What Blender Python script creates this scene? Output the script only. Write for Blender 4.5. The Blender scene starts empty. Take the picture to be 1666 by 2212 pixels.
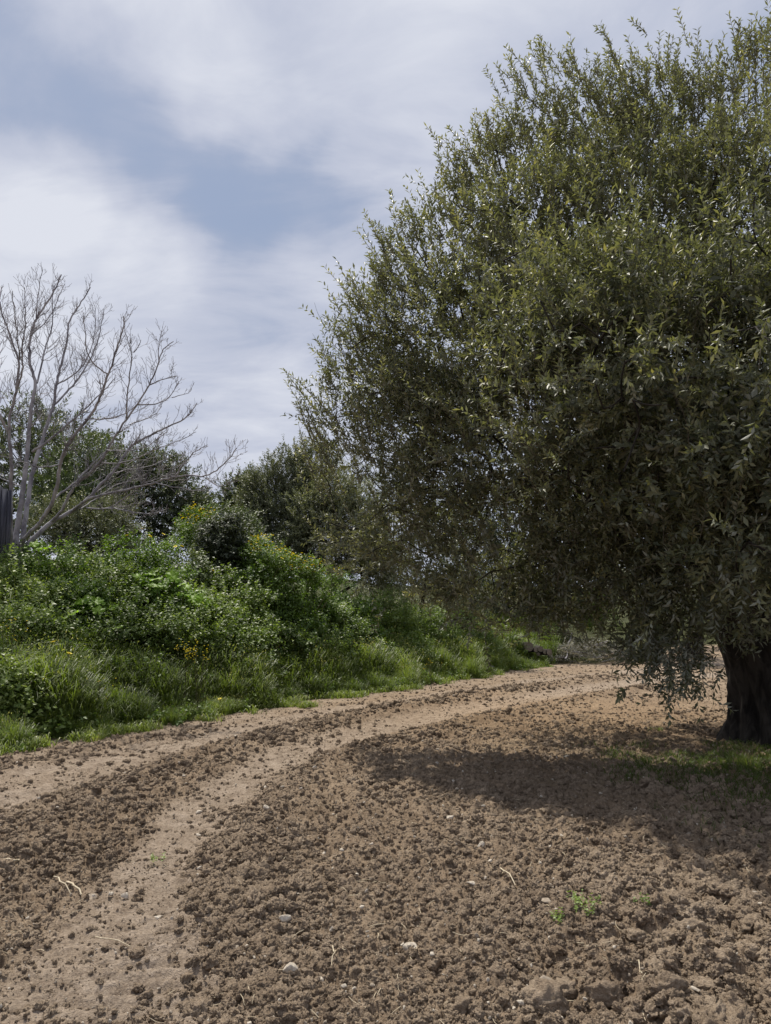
import bpy, math, random
import numpy as np
from mathutils import Vector

# ------------------------------------------------------------------ camera, sky, sun
S = bpy.context.scene
PITCH = math.radians(8.3)
CAMZ = 1.55
FOC = 1609.0
cd = bpy.data.cameras.new("camera")
cam = bpy.data.objects.new("camera", cd)
S.collection.objects.link(cam)
cam.location = (0, 0, CAMZ)
cam.rotation_euler = (math.pi / 2 + PITCH, 0, 0)
cd.sensor_width = 36
cd.sensor_fit = 'AUTO'
cd.lens = 18.0 * FOC / 1106.0
cd.clip_start = 0.05
cd.clip_end = 3000
S.camera = cam
S.view_settings.view_transform = 'Standard'
S.view_settings.look = 'None'
S.view_settings.gamma = 1
S.view_settings.use_curve_mapping = False
S.view_settings.exposure = 0.10

SUN_EL = math.radians(61)
SUN_AZ = math.radians(-27)          # from +Y, negative = to the left
sd = Vector((math.sin(SUN_AZ) * math.cos(SUN_EL), math.cos(SUN_AZ) * math.cos(SUN_EL), math.sin(SUN_EL)))
ld = bpy.data.lights.new("sun", 'SUN')
ld.energy = 5.0
ld.angle = math.radians(0.6)
ld.color = (1.0, 0.94, 0.84)
sun = bpy.data.objects.new("sun", ld)
S.collection.objects.link(sun)
sun.rotation_euler = sd.to_track_quat('Z', 'Y').to_euler()
sun.location = (0, 0, 30)


def rdir(u, v):
    """direction of the photo point (u, v) on the 1666 x 2212 print of the photograph"""
    x = (u - 833.0) / FOC
    y = (1106.0 - v) / FOC
    d = Vector((x, math.cos(PITCH) - y * math.sin(PITCH), math.sin(PITCH) + y * math.cos(PITCH)))
    return d.normalized()


def at(u, v, Y):
    d = rdir(u, v)
    t = Y / d.y
    return np.array((d.x * t, Y, CAMZ + d.z * t))


def on_ground(u, v):
    d = rdir(u, v)
    t = -CAMZ / d.z
    return np.array((d.x * t, d.y * t))


w = bpy.data.worlds.new("World")
S.world = w
w.use_nodes = True
nt = w.node_tree
nt.nodes.clear()


class NB:
    def __init__(s, nt):
        s.nt = nt

    def n(s, t, **k):
        x = s.nt.nodes.new(t)
        for a, b in k.items():
            setattr(x, a, b)
        return x

    def set(s, sock, v):
        if isinstance(v, bpy.types.NodeSocket):
            s.nt.links.new(v, sock)
        elif v is not None:
            sock.default_value = v

    def math(s, op, a, b=None, c=None, clamp=False):
        x = s.n('ShaderNodeMath', operation=op)
        x.use_clamp = clamp
        s.set(x.inputs[0], a)
        s.set(x.inputs[1], b)
        s.set(x.inputs[2], c)
        return x.outputs[0]

    def vmath(s, op, a, b=None):
        x = s.n('ShaderNodeVectorMath', operation=op)
        s.set(x.inputs[0], a)
        s.set(x.inputs[1], b)
        return x.outputs['Value'] if op in ('DOT_PRODUCT', 'LENGTH') else x.outputs[0]

    def noise(s, vec, scale, detail=4, rough=0.5, dist=0.0):
        x = s.n('ShaderNodeTexNoise')
        s.set(x.inputs['Vector'], vec)
        x.inputs['Scale'].default_value = scale
        x.inputs['Detail'].default_value = detail
        x.inputs['Roughness'].default_value = rough
        x.inputs['Distortion'].default_value = dist
        return x.outputs[0]

    def ramp(s, f, stops):
        x = s.n('ShaderNodeValToRGB')
        s.set(x.inputs[0], f)
        e = x.color_ramp.elements
        while len(e) < len(stops):
            e.new(0.5)
        for i, (p, c) in enumerate(stops):
            e[i].position = p
            e[i].color = (*c, 1) if len(c) == 3 else c
        return x.outputs[0]

    def mix(s, f, a, b, mode='MIX'):
        x = s.n('ShaderNodeMix', data_type='RGBA', blend_type=mode)
        s.set(x.inputs[0], f)
        for k, v in ((6, a), (7, b)):
            if isinstance(v, tuple) and len(v) == 3:
                v = (*v, 1)
            s.set(x.inputs[k], v)
        return x.outputs[2]

    def rng(s, v, a, b, c=0.0, d=1.0, smooth=True):
        x = s.n('ShaderNodeMapRange')
        x.interpolation_type = 'SMOOTHSTEP' if smooth else 'LINEAR'
        s.set(x.inputs[0], v)
        for i, q in enumerate((a, b, c, d)):
            x.inputs[i + 1].default_value = q
        return x.outputs[0]


b = NB(nt)
sky = b.n('ShaderNodeTexSky', sky_type='NISHITA')
sky.sun_disc = False
sky.sun_elevation = SUN_EL
sky.sun_rotation = SUN_AZ
sky.air_density = 1.0
sky.dust_density = 1.2
sky.ozone_density = 1.0
tc = b.n('ShaderNodeTexCoord')
dirv = b.vmath('NORMALIZE', tc.outputs['Generated'])
sep = b.n('ShaderNodeSeparateXYZ')
nt.links.new(dirv, sep.inputs[0])
zz = b.math('ADD', b.math('MAXIMUM', sep.outputs[2], 0.0), 0.22)
cmb = b.n('ShaderNodeCombineXYZ')
b.set(cmb.inputs[0], b.math('DIVIDE', sep.outputs[0], zz))
b.set(cmb.inputs[1], b.math('DIVIDE', sep.outputs[1], zz))
plane = cmb.outputs[0]
mp = b.n('ShaderNodeMapping')
mp.inputs['Rotation'].default_value = (0, 0, math.radians(38))
mp.inputs['Scale'].default_value = (0.75, 1.35, 1)
nt.links.new(plane, mp.inputs[0])
big = b.noise(mp.outputs[0], 1.35, 6, 0.5, 0.25)
fine = b.noise(mp.outputs[0], 3.4, 9, 0.60, 0.5)
dens = b.math('ADD', b.math('MULTIPLY', b.math('SUBTRACT', big, 0.5), 1.4), 0.75)
dens = b.math('ADD', dens, b.math('MULTIPLY', b.math('SUBTRACT', fine, 0.5), 1.5))
# a soft-edged rent in the cloud sheet and its thick banks, as directions in the sky
wn = b.n('ShaderNodeTexNoise')
wn.inputs['Scale'].default_value = 3.2
wn.inputs['Detail'].default_value = 5
nt.links.new(dirv, wn.inputs['Vector'])
wsub = b.vmath('SUBTRACT', wn.outputs[1], (0.5, 0.5, 0.5))
wsc = b.n('ShaderNodeVectorMath', operation='SCALE')
nt.links.new(wsub, wsc.inputs[0])
wsc.inputs['Scale'].default_value = 0.30
wd = b.vmath('NORMALIZE', b.vmath('ADD', dirv, wsc.outputs[0]))
for (u, v, r, a) in ((580, 440, 170, -0.50), (420, 370, 130, -0.26), (270, 290, 110, -0.24), (150, 110, 150, -0.24),
                     (30, 60, 150, -0.25), (560, 620, 130, -0.22), (880, 450, 120, -0.05),
                     (30, 420, 130, 0.20), (90, 560, 150, 0.08), (330, 20, 170, 0.34), (150, 620, 230, 0.10), (330, 560, 120, 0.22),
                     (800, 200, 240, 0.30), (1000, 100, 240, 0.18), (560, 820, 300, 0.10), (540, 1010, 260, 0.05),
                     (560, 250, 110, 0.22), (1500, 40, 260, -0.12)):
    d = rdir(u, v)
    ang = r / FOC
    dt = b.vmath('DOT_PRODUCT', wd, (d.x, d.y, d.z))
    m = b.rng(dt, math.cos(ang * 1.25), 1.0, 0.0, a)
    dens = b.math('ADD', dens, m)
dens = b.math('MINIMUM', b.math('MAXIMUM', dens, 0.0), 1.25)
dens = b.math('MULTIPLY', dens, 0.8)
skyblue = b.mix(0.7, b.mix(1.0, sky.outputs[0], (0.9, 0.9, 0.9), 'MULTIPLY'), (3.0, 3.7, 5.2))
cloud = b.ramp(dens, [(0.0, (0.305, 0.372, 0.50)), (0.30, (0.385, 0.435, 0.565)), (0.62, (0.51, 0.545, 0.655)), (1.0, (0.68, 0.705, 0.78))])
cloud = b.vmath('MULTIPLY', cloud, (10.0, 10.0, 10.0))
cover = b.rng(dens, 0.02, 0.55, 0.1, 1.0)
col = b.mix(cover, skyblue, cloud)
bg = b.n('ShaderNodeBackground')
bg.inputs[1].default_value = 0.1
nt.links.new(col, bg.inputs[0])
wo = b.n('ShaderNodeOutputWorld')
nt.links.new(bg.outputs[0], wo.inputs[0])

# ------------------------------------------------------------------ small maths
rng = np.random.default_rng(7)
random.seed(7)


def h2(ix, iy, s):
    ix = ix.astype(np.int64) & 0xFFFFFF
    iy = iy.astype(np.int64) & 0xFFFFFF
    n = (ix * 374761393 + iy * 668265263 + s * 1442695041) & 0xFFFFFFFF
    n = ((n ^ (n >> 13)) * 1274126177) & 0xFFFFFFFF
    n = (n ^ (n >> 16)) & 0xFFFFFFFF
    return n.astype(np.float64) / 4294967295.0


def vnoise(x, y, s=0):
    ix, iy = np.floor(x), np.floor(y)
    fx, fy = x - ix, y - iy
    fx = fx * fx * (3 - 2 * fx)
    fy = fy * fy * (3 - 2 * fy)
    a, bb, c, d = h2(ix, iy, s), h2(ix + 1, iy, s), h2(ix, iy + 1, s), h2(ix + 1, iy + 1, s)
    return (a * (1 - fx) + bb * fx) * (1 - fy) + (c * (1 - fx) + d * fx) * fy


def fbm(x, y, s=0, o=4):
    t = 0
    a = 0.5
    for i in range(o):
        t = t + a * vnoise(x, y, s + i * 17)
        x, y, a = x * 2.03 + 5.1, y * 2.03 + 1.7, a * 0.5
    return t


def lumps(x, y, cell, s=0):
    """rounded clods: the highest dome of the neighbouring cells"""
    x, y = x / cell, y / cell
    ix, iy = np.floor(x), np.floor(y)
    best = np.zeros_like(x)
    for dx in (-1, 0, 1):
        for dy in (-1, 0, 1):
            cx, cy = ix + dx, iy + dy
            px = cx + h2(cx, cy, s)
            py = cy + h2(cx, cy, s + 1)
            r = 0.35 + 0.55 * h2(cx, cy, s + 2)
            d2 = ((x - px) ** 2 + (y - py) ** 2) / (r * r)
            best = np.maximum(best, np.sqrt(np.maximum(0, 1 - d2)) * r)
    return best


def sstep(a, bb, x):
    t = np.clip((np.asarray(x, float) - a) / (bb - a), 0, 1)
    return t * t * (3 - 2 * t)


def unit(v):
    return v / np.maximum(np.linalg.norm(v, axis=-1, keepdims=True), 1e-9)


def poly_dist(x, y, pts, signed=False):
    best = np.full(x.shape, 1e9)
    sgn = np.ones(x.shape)
    for (ax, ay), (bx, by) in zip(pts[:-1], pts[1:]):
        dx, dy = bx - ax, by - ay
        t = np.clip(((x - ax) * dx + (y - ay) * dy) / (dx * dx + dy * dy), 0, 1)
        d = np.hypot(x - ax - t * dx, y - ay - t * dy)
        if signed:
            side = np.where(dx * (y - ay) - dy * (x - ax) > 0, 1.0, -1.0)
            sgn = np.where(d < best, side, sgn)
        best = np.minimum(best, d)
    return best * sgn if signed else best


# ------------------------------------------------------------------ mesh and object helpers
COL = S.collection


def np_mesh(name, V, F, mat, attrs=None, smooth=False):
    V = np.ascontiguousarray(V, dtype=np.float32).reshape(-1, 3)
    F = np.ascontiguousarray(F, dtype=np.int32)
    k = F.shape[1]
    me = bpy.data.meshes.new(name)
    me.vertices.add(len(V))
    me.vertices.foreach_set('co', V.ravel())
    me.loops.add(F.size)
    me.loops.foreach_set('vertex_index', F.ravel())
    me.polygons.add(len(F))
    me.polygons.foreach_set('loop_start', np.arange(0, F.size, k, dtype=np.int32))
    if smooth:
        me.polygons.foreach_set('use_smooth', np.ones(len(F), dtype=bool))
    me.update(calc_edges=True)
    for an, (dom, arr) in (attrs or {}).items():
        at_ = me.attributes.new(an, 'FLOAT', dom)
        at_.data.foreach_set('value', np.ascontiguousarray(arr, dtype=np.float32))
    if mat:
        me.materials.append(mat)
    return me


def link(name, me, parent=None, **props):
    o = bpy.data.objects.new(name, me)
    COL.objects.link(o)
    if parent is not None:
        o.parent = parent
    for k, v in props.items():
        o[k] = v
    return o


def thing(name, label, cat, loc=(0, 0, 0), group=None):
    o = bpy.data.objects.new(name, None)
    COL.objects.link(o)
    o.empty_display_size = 0.1
    o.location = loc
    o['label'] = label
    o['category'] = cat
    if group:
        o['group'] = group
    return o


def part(name, V, F, mat, root, attrs=None, smooth=False, **props):
    """V in world metres; stored relative to the thing's base"""
    V = np.asarray(V, dtype=np.float64).reshape(-1, 3) - np.array(root.location)
    return link(name, np_mesh(name, V, F, mat, attrs, smooth), root, **props)


class Acc:
    def __init__(s):
        s.V, s.F, s.A, s.n = [], [], [], 0

    def add(s, V, F, A=None):
        s.V.append(V)
        s.F.append(F + s.n)
        s.n += len(V)
        s.A.append(np.zeros(len(F)) if A is None else A)

    def out(s):
        return np.concatenate(s.V), np.concatenate(s.F), np.concatenate(s.A)


def tubes(P, R, sides=5):
    """P (n, m, 3) polylines, R (n, m) radii -> quads"""
    P = np.asarray(P, float)
    R = np.asarray(R, float)
    n, m, _ = P.shape
    T = np.empty_like(P)
    T[:, 1:-1] = P[:, 2:] - P[:, :-2]
    T[:, 0] = P[:, 1] - P[:, 0]
    T[:, -1] = P[:, -1] - P[:, -2]
    T = unit(T)
    ref = np.where(np.abs(T[:, :1, 2:3]) > 0.8, np.array([1.0, 0, 0]), np.array([0, 0, 1.0]))
    ref = np.broadcast_to(ref, T.shape)
    Bn = unit(np.cross(T, ref))
    Nn = np.cross(Bn, T)
    a = np.arange(sides) * 2 * np.pi / sides
    ring = Bn[:, :, None, :] * np.cos(a)[None, None, :, None] + Nn[:, :, None, :] * np.sin(a)[None, None, :, None]
    V = (P[:, :, None, :] + ring * R[:, :, None, None]).reshape(-1, 3)
    i = np.arange(n)[:, None, None] * m * sides
    j = np.arange(m - 1)[None, :, None] * sides
    k = np.arange(sides)[None, None, :]
    k2 = (k + 1) % sides
    F = np.stack([i + j + k, i + j + k2, i + j + sides + k2, i + j + sides + k], axis=-1).reshape(-1, 4)
    return V, F


def leaves(P, A, N, L, W, fold=0.3, hexa=False, curl=0.0):
    A = unit(A)
    Sd = unit(np.cross(A, N))
    N = np.cross(Sd, A)
    L = np.asarray(L)[:, None] * np.ones((len(P), 1))
    W = np.asarray(W)[:, None] * np.ones((len(P), 1))
    n = len(P)
    up = N * (W * fold * 0.5)
    tip = P + A * L - N * L * curl
    if not hexa:
        mid = P + A * L * 0.48
        V = np.stack([P, mid + Sd * W * .5 + up, tip, mid - Sd * W * .5 + up], 1).reshape(-1, 3)
        base = (np.arange(n) * 4)[:, None]
        F = np.concatenate([base + np.array([0, 1, 2]), base + np.array([0, 2, 3])], 1).reshape(-1, 3)
        return V, F
    m1, m2 = P + A * L * 0.28, P + A * L * 0.68 - N * L * curl * .4
    V = np.stack([P, m1 + Sd * W * .5 + up, m2 + Sd * W * .4 + up, tip, m2 - Sd * W * .4 + up, m1 - Sd * W * .5 + up], 1).reshape(-1, 3)
    base = (np.arange(n) * 6)[:, None]
    F = np.concatenate([base + np.array(q) for q in ([0, 1, 2], [0, 2, 3], [0, 3, 4], [0, 4, 5])], 1).reshape(-1, 3)
    return V, F


def rand_dirs(n, r=None):
    r = r or rng
    return unit(r.normal(size=(n, 3)))


# ------------------------------------------------------------------ materials
def new_mat(name):
    m = bpy.data.materials.new(name)
    m.use_nodes = True
    m.node_tree.nodes.clear()
    return m, NB(m.node_tree)


def out(bb, sh, disp=None):
    o = bb.n('ShaderNodeOutputMaterial')
    bb.nt.links.new(sh, o.inputs[0])


def iattr(bb, name):
    x = bb.n('ShaderNodeAttribute')
    x.attribute_type = 'INSTANCER'
    x.attribute_name = name
    return x.outputs['Fac']


def attr(bb, name):
    x = bb.n('ShaderNodeAttribute')
    x.attribute_name = name
    return x.outputs['Fac']


def leaf_mat(name, stops, under=None, rough=0.42, trans=0.28, tcol=None, spec=0.5):
    m, bb = new_mat(name)
    t = bb.math('ADD', attr(bb, 'tone'), iattr(bb, 'itone'))
    c = bb.ramp(t, stops)
    geo = bb.n('ShaderNodeNewGeometry')
    top = c
    if under:
        c = bb.mix(geo.outputs['Backfacing'], c, under)
    p = bb.n('ShaderNodeBsdfPrincipled')
    bb.set(p.inputs['Base Color'], c)
    bb.set(p.inputs['Roughness'], bb.rng(t, 0, 1, rough + .12, rough - .05, False))
    p.inputs['Specular IOR Level'].default_value = spec
    tr = bb.n('ShaderNodeBsdfTranslucent')
    bb.set(tr.inputs[0], bb.mix(1.0, top, tcol or (1.6, 1.7, 0.7), 'MULTIPLY'))
    mx = bb.n('ShaderNodeMixShader')
    mx.inputs[0].default_value = trans
    bb.nt.links.new(p.outputs[0], mx.inputs[1])
    bb.nt.links.new(tr.outputs[0], mx.inputs[2])
    out(bb, mx.outputs[0])
    return m


def bark_mat(name, c1, c2, scale=6, stretch=(1, 1, 0.25), bump=0.6, rough=0.9):
    m, bb = new_mat(name)
    tcn = bb.n('ShaderNodeTexCoord')
    mpn = bb.n('ShaderNodeMapping')
    mpn.inputs['Scale'].default_value = stretch
    bb.nt.links.new(tcn.outputs['Object'], mpn.inputs[0])
    f = bb.noise(mpn.outputs[0], scale, 8, 0.65, 0.6)
    g = bb.noise(tcn.outputs['Object'], 1.7, 3)
    c = bb.mix(bb.rng(bb.math('ADD', bb.math('MULTIPLY', f, .75), bb.math('MULTIPLY', g, .25)), 0.38, 0.62), c1, c2)
    p = bb.n('ShaderNodeBsdfPrincipled')
    bb.set(p.inputs['Base Color'], c)
    p.inputs['Roughness'].default_value = rough
    p.inputs['Specular IOR Level'].default_value = 0.2
    bp = bb.n('ShaderNodeBump')
    bp.inputs['Strength'].default_value = bump
    bp.inputs['Distance'].default_value = 0.03
    bb.set(bp.inputs['Height'], f)
    bb.nt.links.new(bp.outputs[0], p.inputs['Normal'])
    out(bb, p.outputs[0])
    return m


def plain_mat(name, c1, c2, scale=30, rough=0.8, bump=0.3):
    return bark_mat(name, c1, c2, scale, (1, 1, 1), bump, rough)


def soil_mat(name, attrs=True):
    m, bb = new_mat(name)
    geo = bb.n('ShaderNodeNewGeometry')
    pos = geo.outputs['Position']
    n1 = bb.noise(pos, 0.9, 4, 0.55)
    n2 = bb.noise(pos, 7.0, 5, 0.6)
    n3 = bb.noise(pos, 55.0, 5, 0.65)
    n4 = bb.noise(pos, 210.0, 3, 0.6)
    f = bb.math('ADD', bb.math('MULTIPLY', n1, .25), bb.math('ADD', bb.math('MULTIPLY', n2, .35), bb.math('MULTIPLY', n3, .40)))
    c = bb.ramp(f, [(0.32, (0.150, 0.108, 0.074)), (0.46, (0.268, 0.204, 0.145)), (0.57, (0.365, 0.286, 0.208)), (0.70, (0.51, 0.41, 0.308))])
    if attrs:
        tr = attr(bb, 'packed')
        c = bb.mix(1.0, c, (0.88, 0.87, 0.86), 'MULTIPLY')
        cp = bb.ramp(bb.math('ADD', bb.math('MULTIPLY', n2, .5), bb.math('MULTIPLY', n3, .5)), [(0.38, (0.195, 0.152, 0.115)), (0.5, (0.312, 0.252, 0.197)), (0.62, (0.415, 0.343, 0.276))])
        c = bb.mix(tr, c, cp)
        oc = attr(bb, 'ochre')
        c = bb.mix(bb.math('MULTIPLY', oc, 0.8), c, bb.mix(1.0, c, (1.10, 1.0, 0.86), 'MULTIPLY'))
        gr = attr(bb, 'turf')
        gc = bb.ramp(n3, [(0.35, (0.030, 0.030, 0.014)), (0.65, (0.075, 0.085, 0.03))])
        c = bb.mix(gr, c, gc)
        dr = attr(bb, 'damp')
        c = bb.mix(dr, c, bb.mix(1.0, c, (0.72, 0.70, 0.68), 'MULTIPLY'))
    else:
        c = bb.mix(iattr(bb, 'itone'), c, bb.mix(1.0, c, (0.66, 0.64, 0.62), 'MULTIPLY'))
    p = bb.n('ShaderNodeBsdfPrincipled')
    bb.set(p.inputs['Base Color'], c)
    p.inputs['Roughness'].default_value = 0.95
    p.inputs['Specular IOR Level'].default_value = 0.12
    bp = bb.n('ShaderNodeBump')
    bp.inputs['Strength'].default_value = 0.9
    bp.inputs['Distance'].default_value = 0.03
    bb.set(bp.inputs['Height'], bb.math('ADD', n3, bb.math('MULTIPLY', n4, .35)))
    bb.nt.links.new(bp.outputs[0], p.inputs['Normal'])
    out(bb, p.outputs[0])
    return m


M_soil = soil_mat('ploughed_soil')
M_clod = soil_mat('clod_soil', False)
M_olive = leaf_mat('olive_leaf', [(0, (0.036, 0.042, 0.022)), (0.45, (0.098, 0.106, 0.060)), (0.75, (0.172, 0.176, 0.098)), (1, (0.28, 0.255, 0.12))], under=(0.24, 0.25, 0.20), rough=0.50, trans=0.30)
M_olive_far = leaf_mat('far_olive_leaf', [(0, (0.072, 0.083, 0.048)), (0.5, (0.145, 0.158, 0.088)), (1, (0.23, 0.24, 0.145))], under=(0.16, 0.175, 0.13), rough=0.5, trans=0.18)
M_dark = leaf_mat('dark_evergreen_leaf', [(0, (0.040, 0.052, 0.030)), (0.6, (0.085, 0.102, 0.055)), (1, (0.15, 0.17, 0.085))], under=(0.09, 0.105, 0.07), rough=0.5, trans=0.25)
M_pale = leaf_mat('pale_green_leaf', [(0, (0.045, 0.070, 0.022)), (0.6, (0.085, 0.12, 0.04)), (1, (0.14, 0.175, 0.06))], under=(0.11, 0.13, 0.07), rough=0.5, trans=0.2)
M_bram = leaf_mat('bramble_leaf', [(0, (0.048, 0.080, 0.016)), (0.5, (0.115, 0.170, 0.034)), (0.85, (0.19, 0.25, 0.06)), (1, (0.28, 0.33, 0.12))], under=(0.15, 0.18, 0.10), rough=0.50, trans=0.36)
M_herb = leaf_mat('herb_leaf', [(0, (0.055, 0.095, 0.018)), (0.5, (0.10, 0.165, 0.03)), (1, (0.18, 0.25, 0.055))], rough=0.5, trans=0.35)
M_grass = leaf_mat('grass_blade', [(0, (0.055, 0.082, 0.016)), (0.45, (0.115, 0.155, 0.032)), (0.8, (0.185, 0.225, 0.06)), (0.93, (0.26, 0.27, 0.10)), (1, (0.38, 0.35, 0.18))], rough=0.45, trans=0.44, tcol=(1.6, 1.7, 0.75))
M_big = leaf_mat('lobed_leaf', [(0, (0.17, 0.30, 0.018)), (1, (0.28, 0.44, 0.03))], rough=0.5, trans=0.5)
M_dryleaf = leaf_mat('withered_leaf', [(0, (0.12, 0.115, 0.09)), (0.4, (0.32, 0.31, 0.26)), (1, (0.60, 0.58, 0.52))], rough=0.45, trans=0.1)
M_yel = leaf_mat('yellow_petal', [(0, (0.78, 0.64, 0.02)), (1, (0.92, 0.80, 0.05))], rough=0.6, trans=0.3, tcol=(1, 0.9, 0.3))
M_bark = bark_mat('olive_bark', (0.014, 0.012, 0.011), (0.055, 0.048, 0.042), 9, (1, 1, 0.3), 1.0)
M_twig = plain_mat('twig_bark', (0.07, 0.06, 0.045), (0.14, 0.12, 0.09), 20)
M_fig = bark_mat('pale_fig_bark', (0.14, 0.13, 0.145), (0.34, 0.325, 0.34), 5, (1, 1, 0.5), 0.25, 0.65)
M_stem = plain_mat('green_stem', (0.05, 0.06, 0.02), (0.10, 0.09, 0.04), 20)
M_stone = plain_mat('pale_limestone', (0.34, 0.29, 0.23), (0.60, 0.54, 0.45), 28, 0.85, 0.4)
M_stone2 = plain_mat('brown_stone', (0.22, 0.18, 0.14), (0.38, 0.32, 0.25), 28, 0.85, 0.4)
M_straw = plain_mat('straw', (0.36, 0.29, 0.19), (0.60, 0.52, 0.38), 40, 0.8, 0.1)
M_plank = bark_mat('weathered_dark_wood', (0.035, 0.037, 0.05), (0.10, 0.105, 0.13), 10, (3, 3, 0.15), 0.6)
M_logend = plain_mat('sawn_wood', (0.10, 0.085, 0.065), (0.22, 0.19, 0.15), 25)

# ------------------------------------------------------------------ ground
verge_px = [(-300, 1665), (-120, 1640), (0, 1622), (70, 1608), (160, 1598), (240, 1580), (330, 1570), (480, 1552), (600, 1530), (680, 1512), (780, 1500), (880, 1486), (1000, 1468), (1100, 1452), (1190, 1437), (1290, 1436), (1400, 1428)]
VERGE = [tuple(on_ground(*p)) for p in verge_px]
VERGE = [(-40.0, 7.5), (-16.0, 8.0)] + VERGE + [(13.0, 38.0), (17.0, 46.0), (60.0, 50.0), (400.0, 60.0)]
T1 = [tuple(on_ground(*p)) for p in [(-700, 1960), (-300, 1800), (-50, 1722), (0, 1712), (150, 1672), (300, 1632), (450, 1602), (700, 1550), (900, 1518), (1200, 1470), (1400, 1449), (1560, 1430)]] + [(18.0, 36.0)]
T2 = [tuple(on_ground(*p)) for p in [(150, 2500), (210, 2230), (260, 2100), (350, 1950), (430, 1850), (480, 1760), (550, 1690), (660, 1620), (790, 1578), (960, 1537), (1200, 1497), (1400, 1470), (1600, 1452)]]
RIDGE = [tuple(on_ground(*p)) for p in [(-300, 2100), (0, 1900), (180, 1765), (300, 1700), (420, 1648), (600, 1590), (740, 1556), (1000, 1508), (1200, 1480), (1320, 1462)]]
RIDGE2 = [tuple(on_ground(*p)) for p in [(520, 1960), (545, 1780), (640, 1680), (780, 1620), (950, 1577), (1150, 1537), (1300, 1503), (1400, 1487)]]


def fields(x, y):
    dv = poly_dist(x, y, VERGE, True) + (fbm(x * 1.6, y * 1.6, 3) - .47) * 1.5
    wob = (fbm(x * 1.1, y * 1.1, 40) - .47) * .5
    d1 = poly_dist(x, y, T1)
    d2 = poly_dist(x, y, T2)
    dr = poly_dist(x, y, RIDGE)
    dr2 = poly_dist(x, y, RIDGE2)
    k1 = (1 - sstep(.40, .95, d1 + wob)) * (.65 + .35 * sstep(.35, .55, fbm(x * 2.2, y * 2.2, 44)))
    k2 = (1 - sstep(.36, .60, d2 + wob * .3)) * (.82 + .18 * sstep(.35, .55, fbm(x * 2.6, y * 2.6, 45)))
    edge = np.exp(-((dv + .25) / .35) ** 2) * .6
    packed = np.clip(np.maximum(np.maximum(k1, k2), edge), 0, 1)
    ridge = np.exp(-((dr + wob * .25) / (.33 + .012 * y)) ** 2) + .75 * np.exp(-((dr2 + wob * .25) / .28) ** 2)
    far = sstep(10.0, 14.0, y)
    packed = packed * (1 - .9 * np.clip(ridge * 1.15, 0, 1))
    rough = np.clip((1 - packed) * (1 - .55 * far) + .1 + .55 * ridge * (1 - packed), 0, 1)
    return dv, packed, ridge, rough, d2


def terrain(x, y, detail=True):
    dv, packed, ridge, rough, d2 = fields(x, y)
    z = sstep(0.0, 1.9, dv) * .42 + sstep(1.2, 6, dv) * (1.05 + .45 * sstep(1, -5, x)) + sstep(9, 45, dv) * 4.2
    z = z + .05 * (fbm(x * .5, y * .5, 60) - .47) * sstep(2, 12, y)
    z = z + .020 * np.sin(d2 * 2 * np.pi / .52 + 2.5 * vnoise(x * .8, y * .8, 77)) * sstep(.5, .9, d2) * (dv < 0) * (1 - sstep(8, 13, y)) * rough
    z = z - .03 * np.exp(-((poly_dist(x, y, T1) - .42) / .13) ** 2) * (1 - ridge.clip(0, 1)) + .085 * ridge * (1 - packed) * (.6 + .8 * vnoise(x * 4, y * 4, 71)) - .035 * packed * np.exp(-(d2 / .5) ** 2)
    if not detail:
        return z
    near = 1 - sstep(16, 40, y)
    # coarser clods towards the lower right, away from the wheel track
    coarse = sstep(0.6, 3.0, x + (6.0 - y) * .35) * (1 - sstep(6, 9, y))
    def crumb(c, sd, k=1.0):
        wx = x + c * .55 * (vnoise(x / c * 1.9, y / c * 1.9, sd + 3) - .5) + c * .30 * (vnoise(x / c * 5, y / c * 5, sd + 4) - .5)
        wy = y + c * .55 * (vnoise(x / c * 1.9 + 7, y / c * 1.9, sd + 5) - .5) + c * .30 * (vnoise(x / c * 5 + 3, y / c * 5, sd + 6) - .5)
        return lumps(wx, wy, c, sd) * (.55 + .8 * vnoise(x / c * 3.1, y / c * 3.1, sd + 8))
    L = crumb(.15, 1) * (.030 + .065 * coarse) + crumb(.075, 7) * .034 + crumb(.038, 12) * .022
    L = L + crumb(.28, 19) * .06 * coarse + (fbm(x * 30, y * 30, 81, 3) - .45) * .040
    z = z + np.maximum(rough, .22) * near * (L - .04)
    z = z + near * (.008 * (fbm(x * 45, y * 45, 80, 2) - .4) + (.014 * crumb(.06, 31) + .010 * crumb(.028, 37)) * (.3 + packed))
    # tread bars pressed across the narrow track
    tread = np.sin(y * 2 * np.pi / .13 + 3 * vnoise(x * 3, y * 3, 5)) * sstep(-.40, -.20, x + .98) * packed * (d2 < .5)
    z = z + .014 * tread * (1 - sstep(5.5, 8, y)) * sstep(.35, .6, vnoise(x * 2, y * 2, 9))
    return z


def gz(x, y):
    return float(terrain(np.array([float(x)]), np.array([float(y)]))[0])


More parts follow.
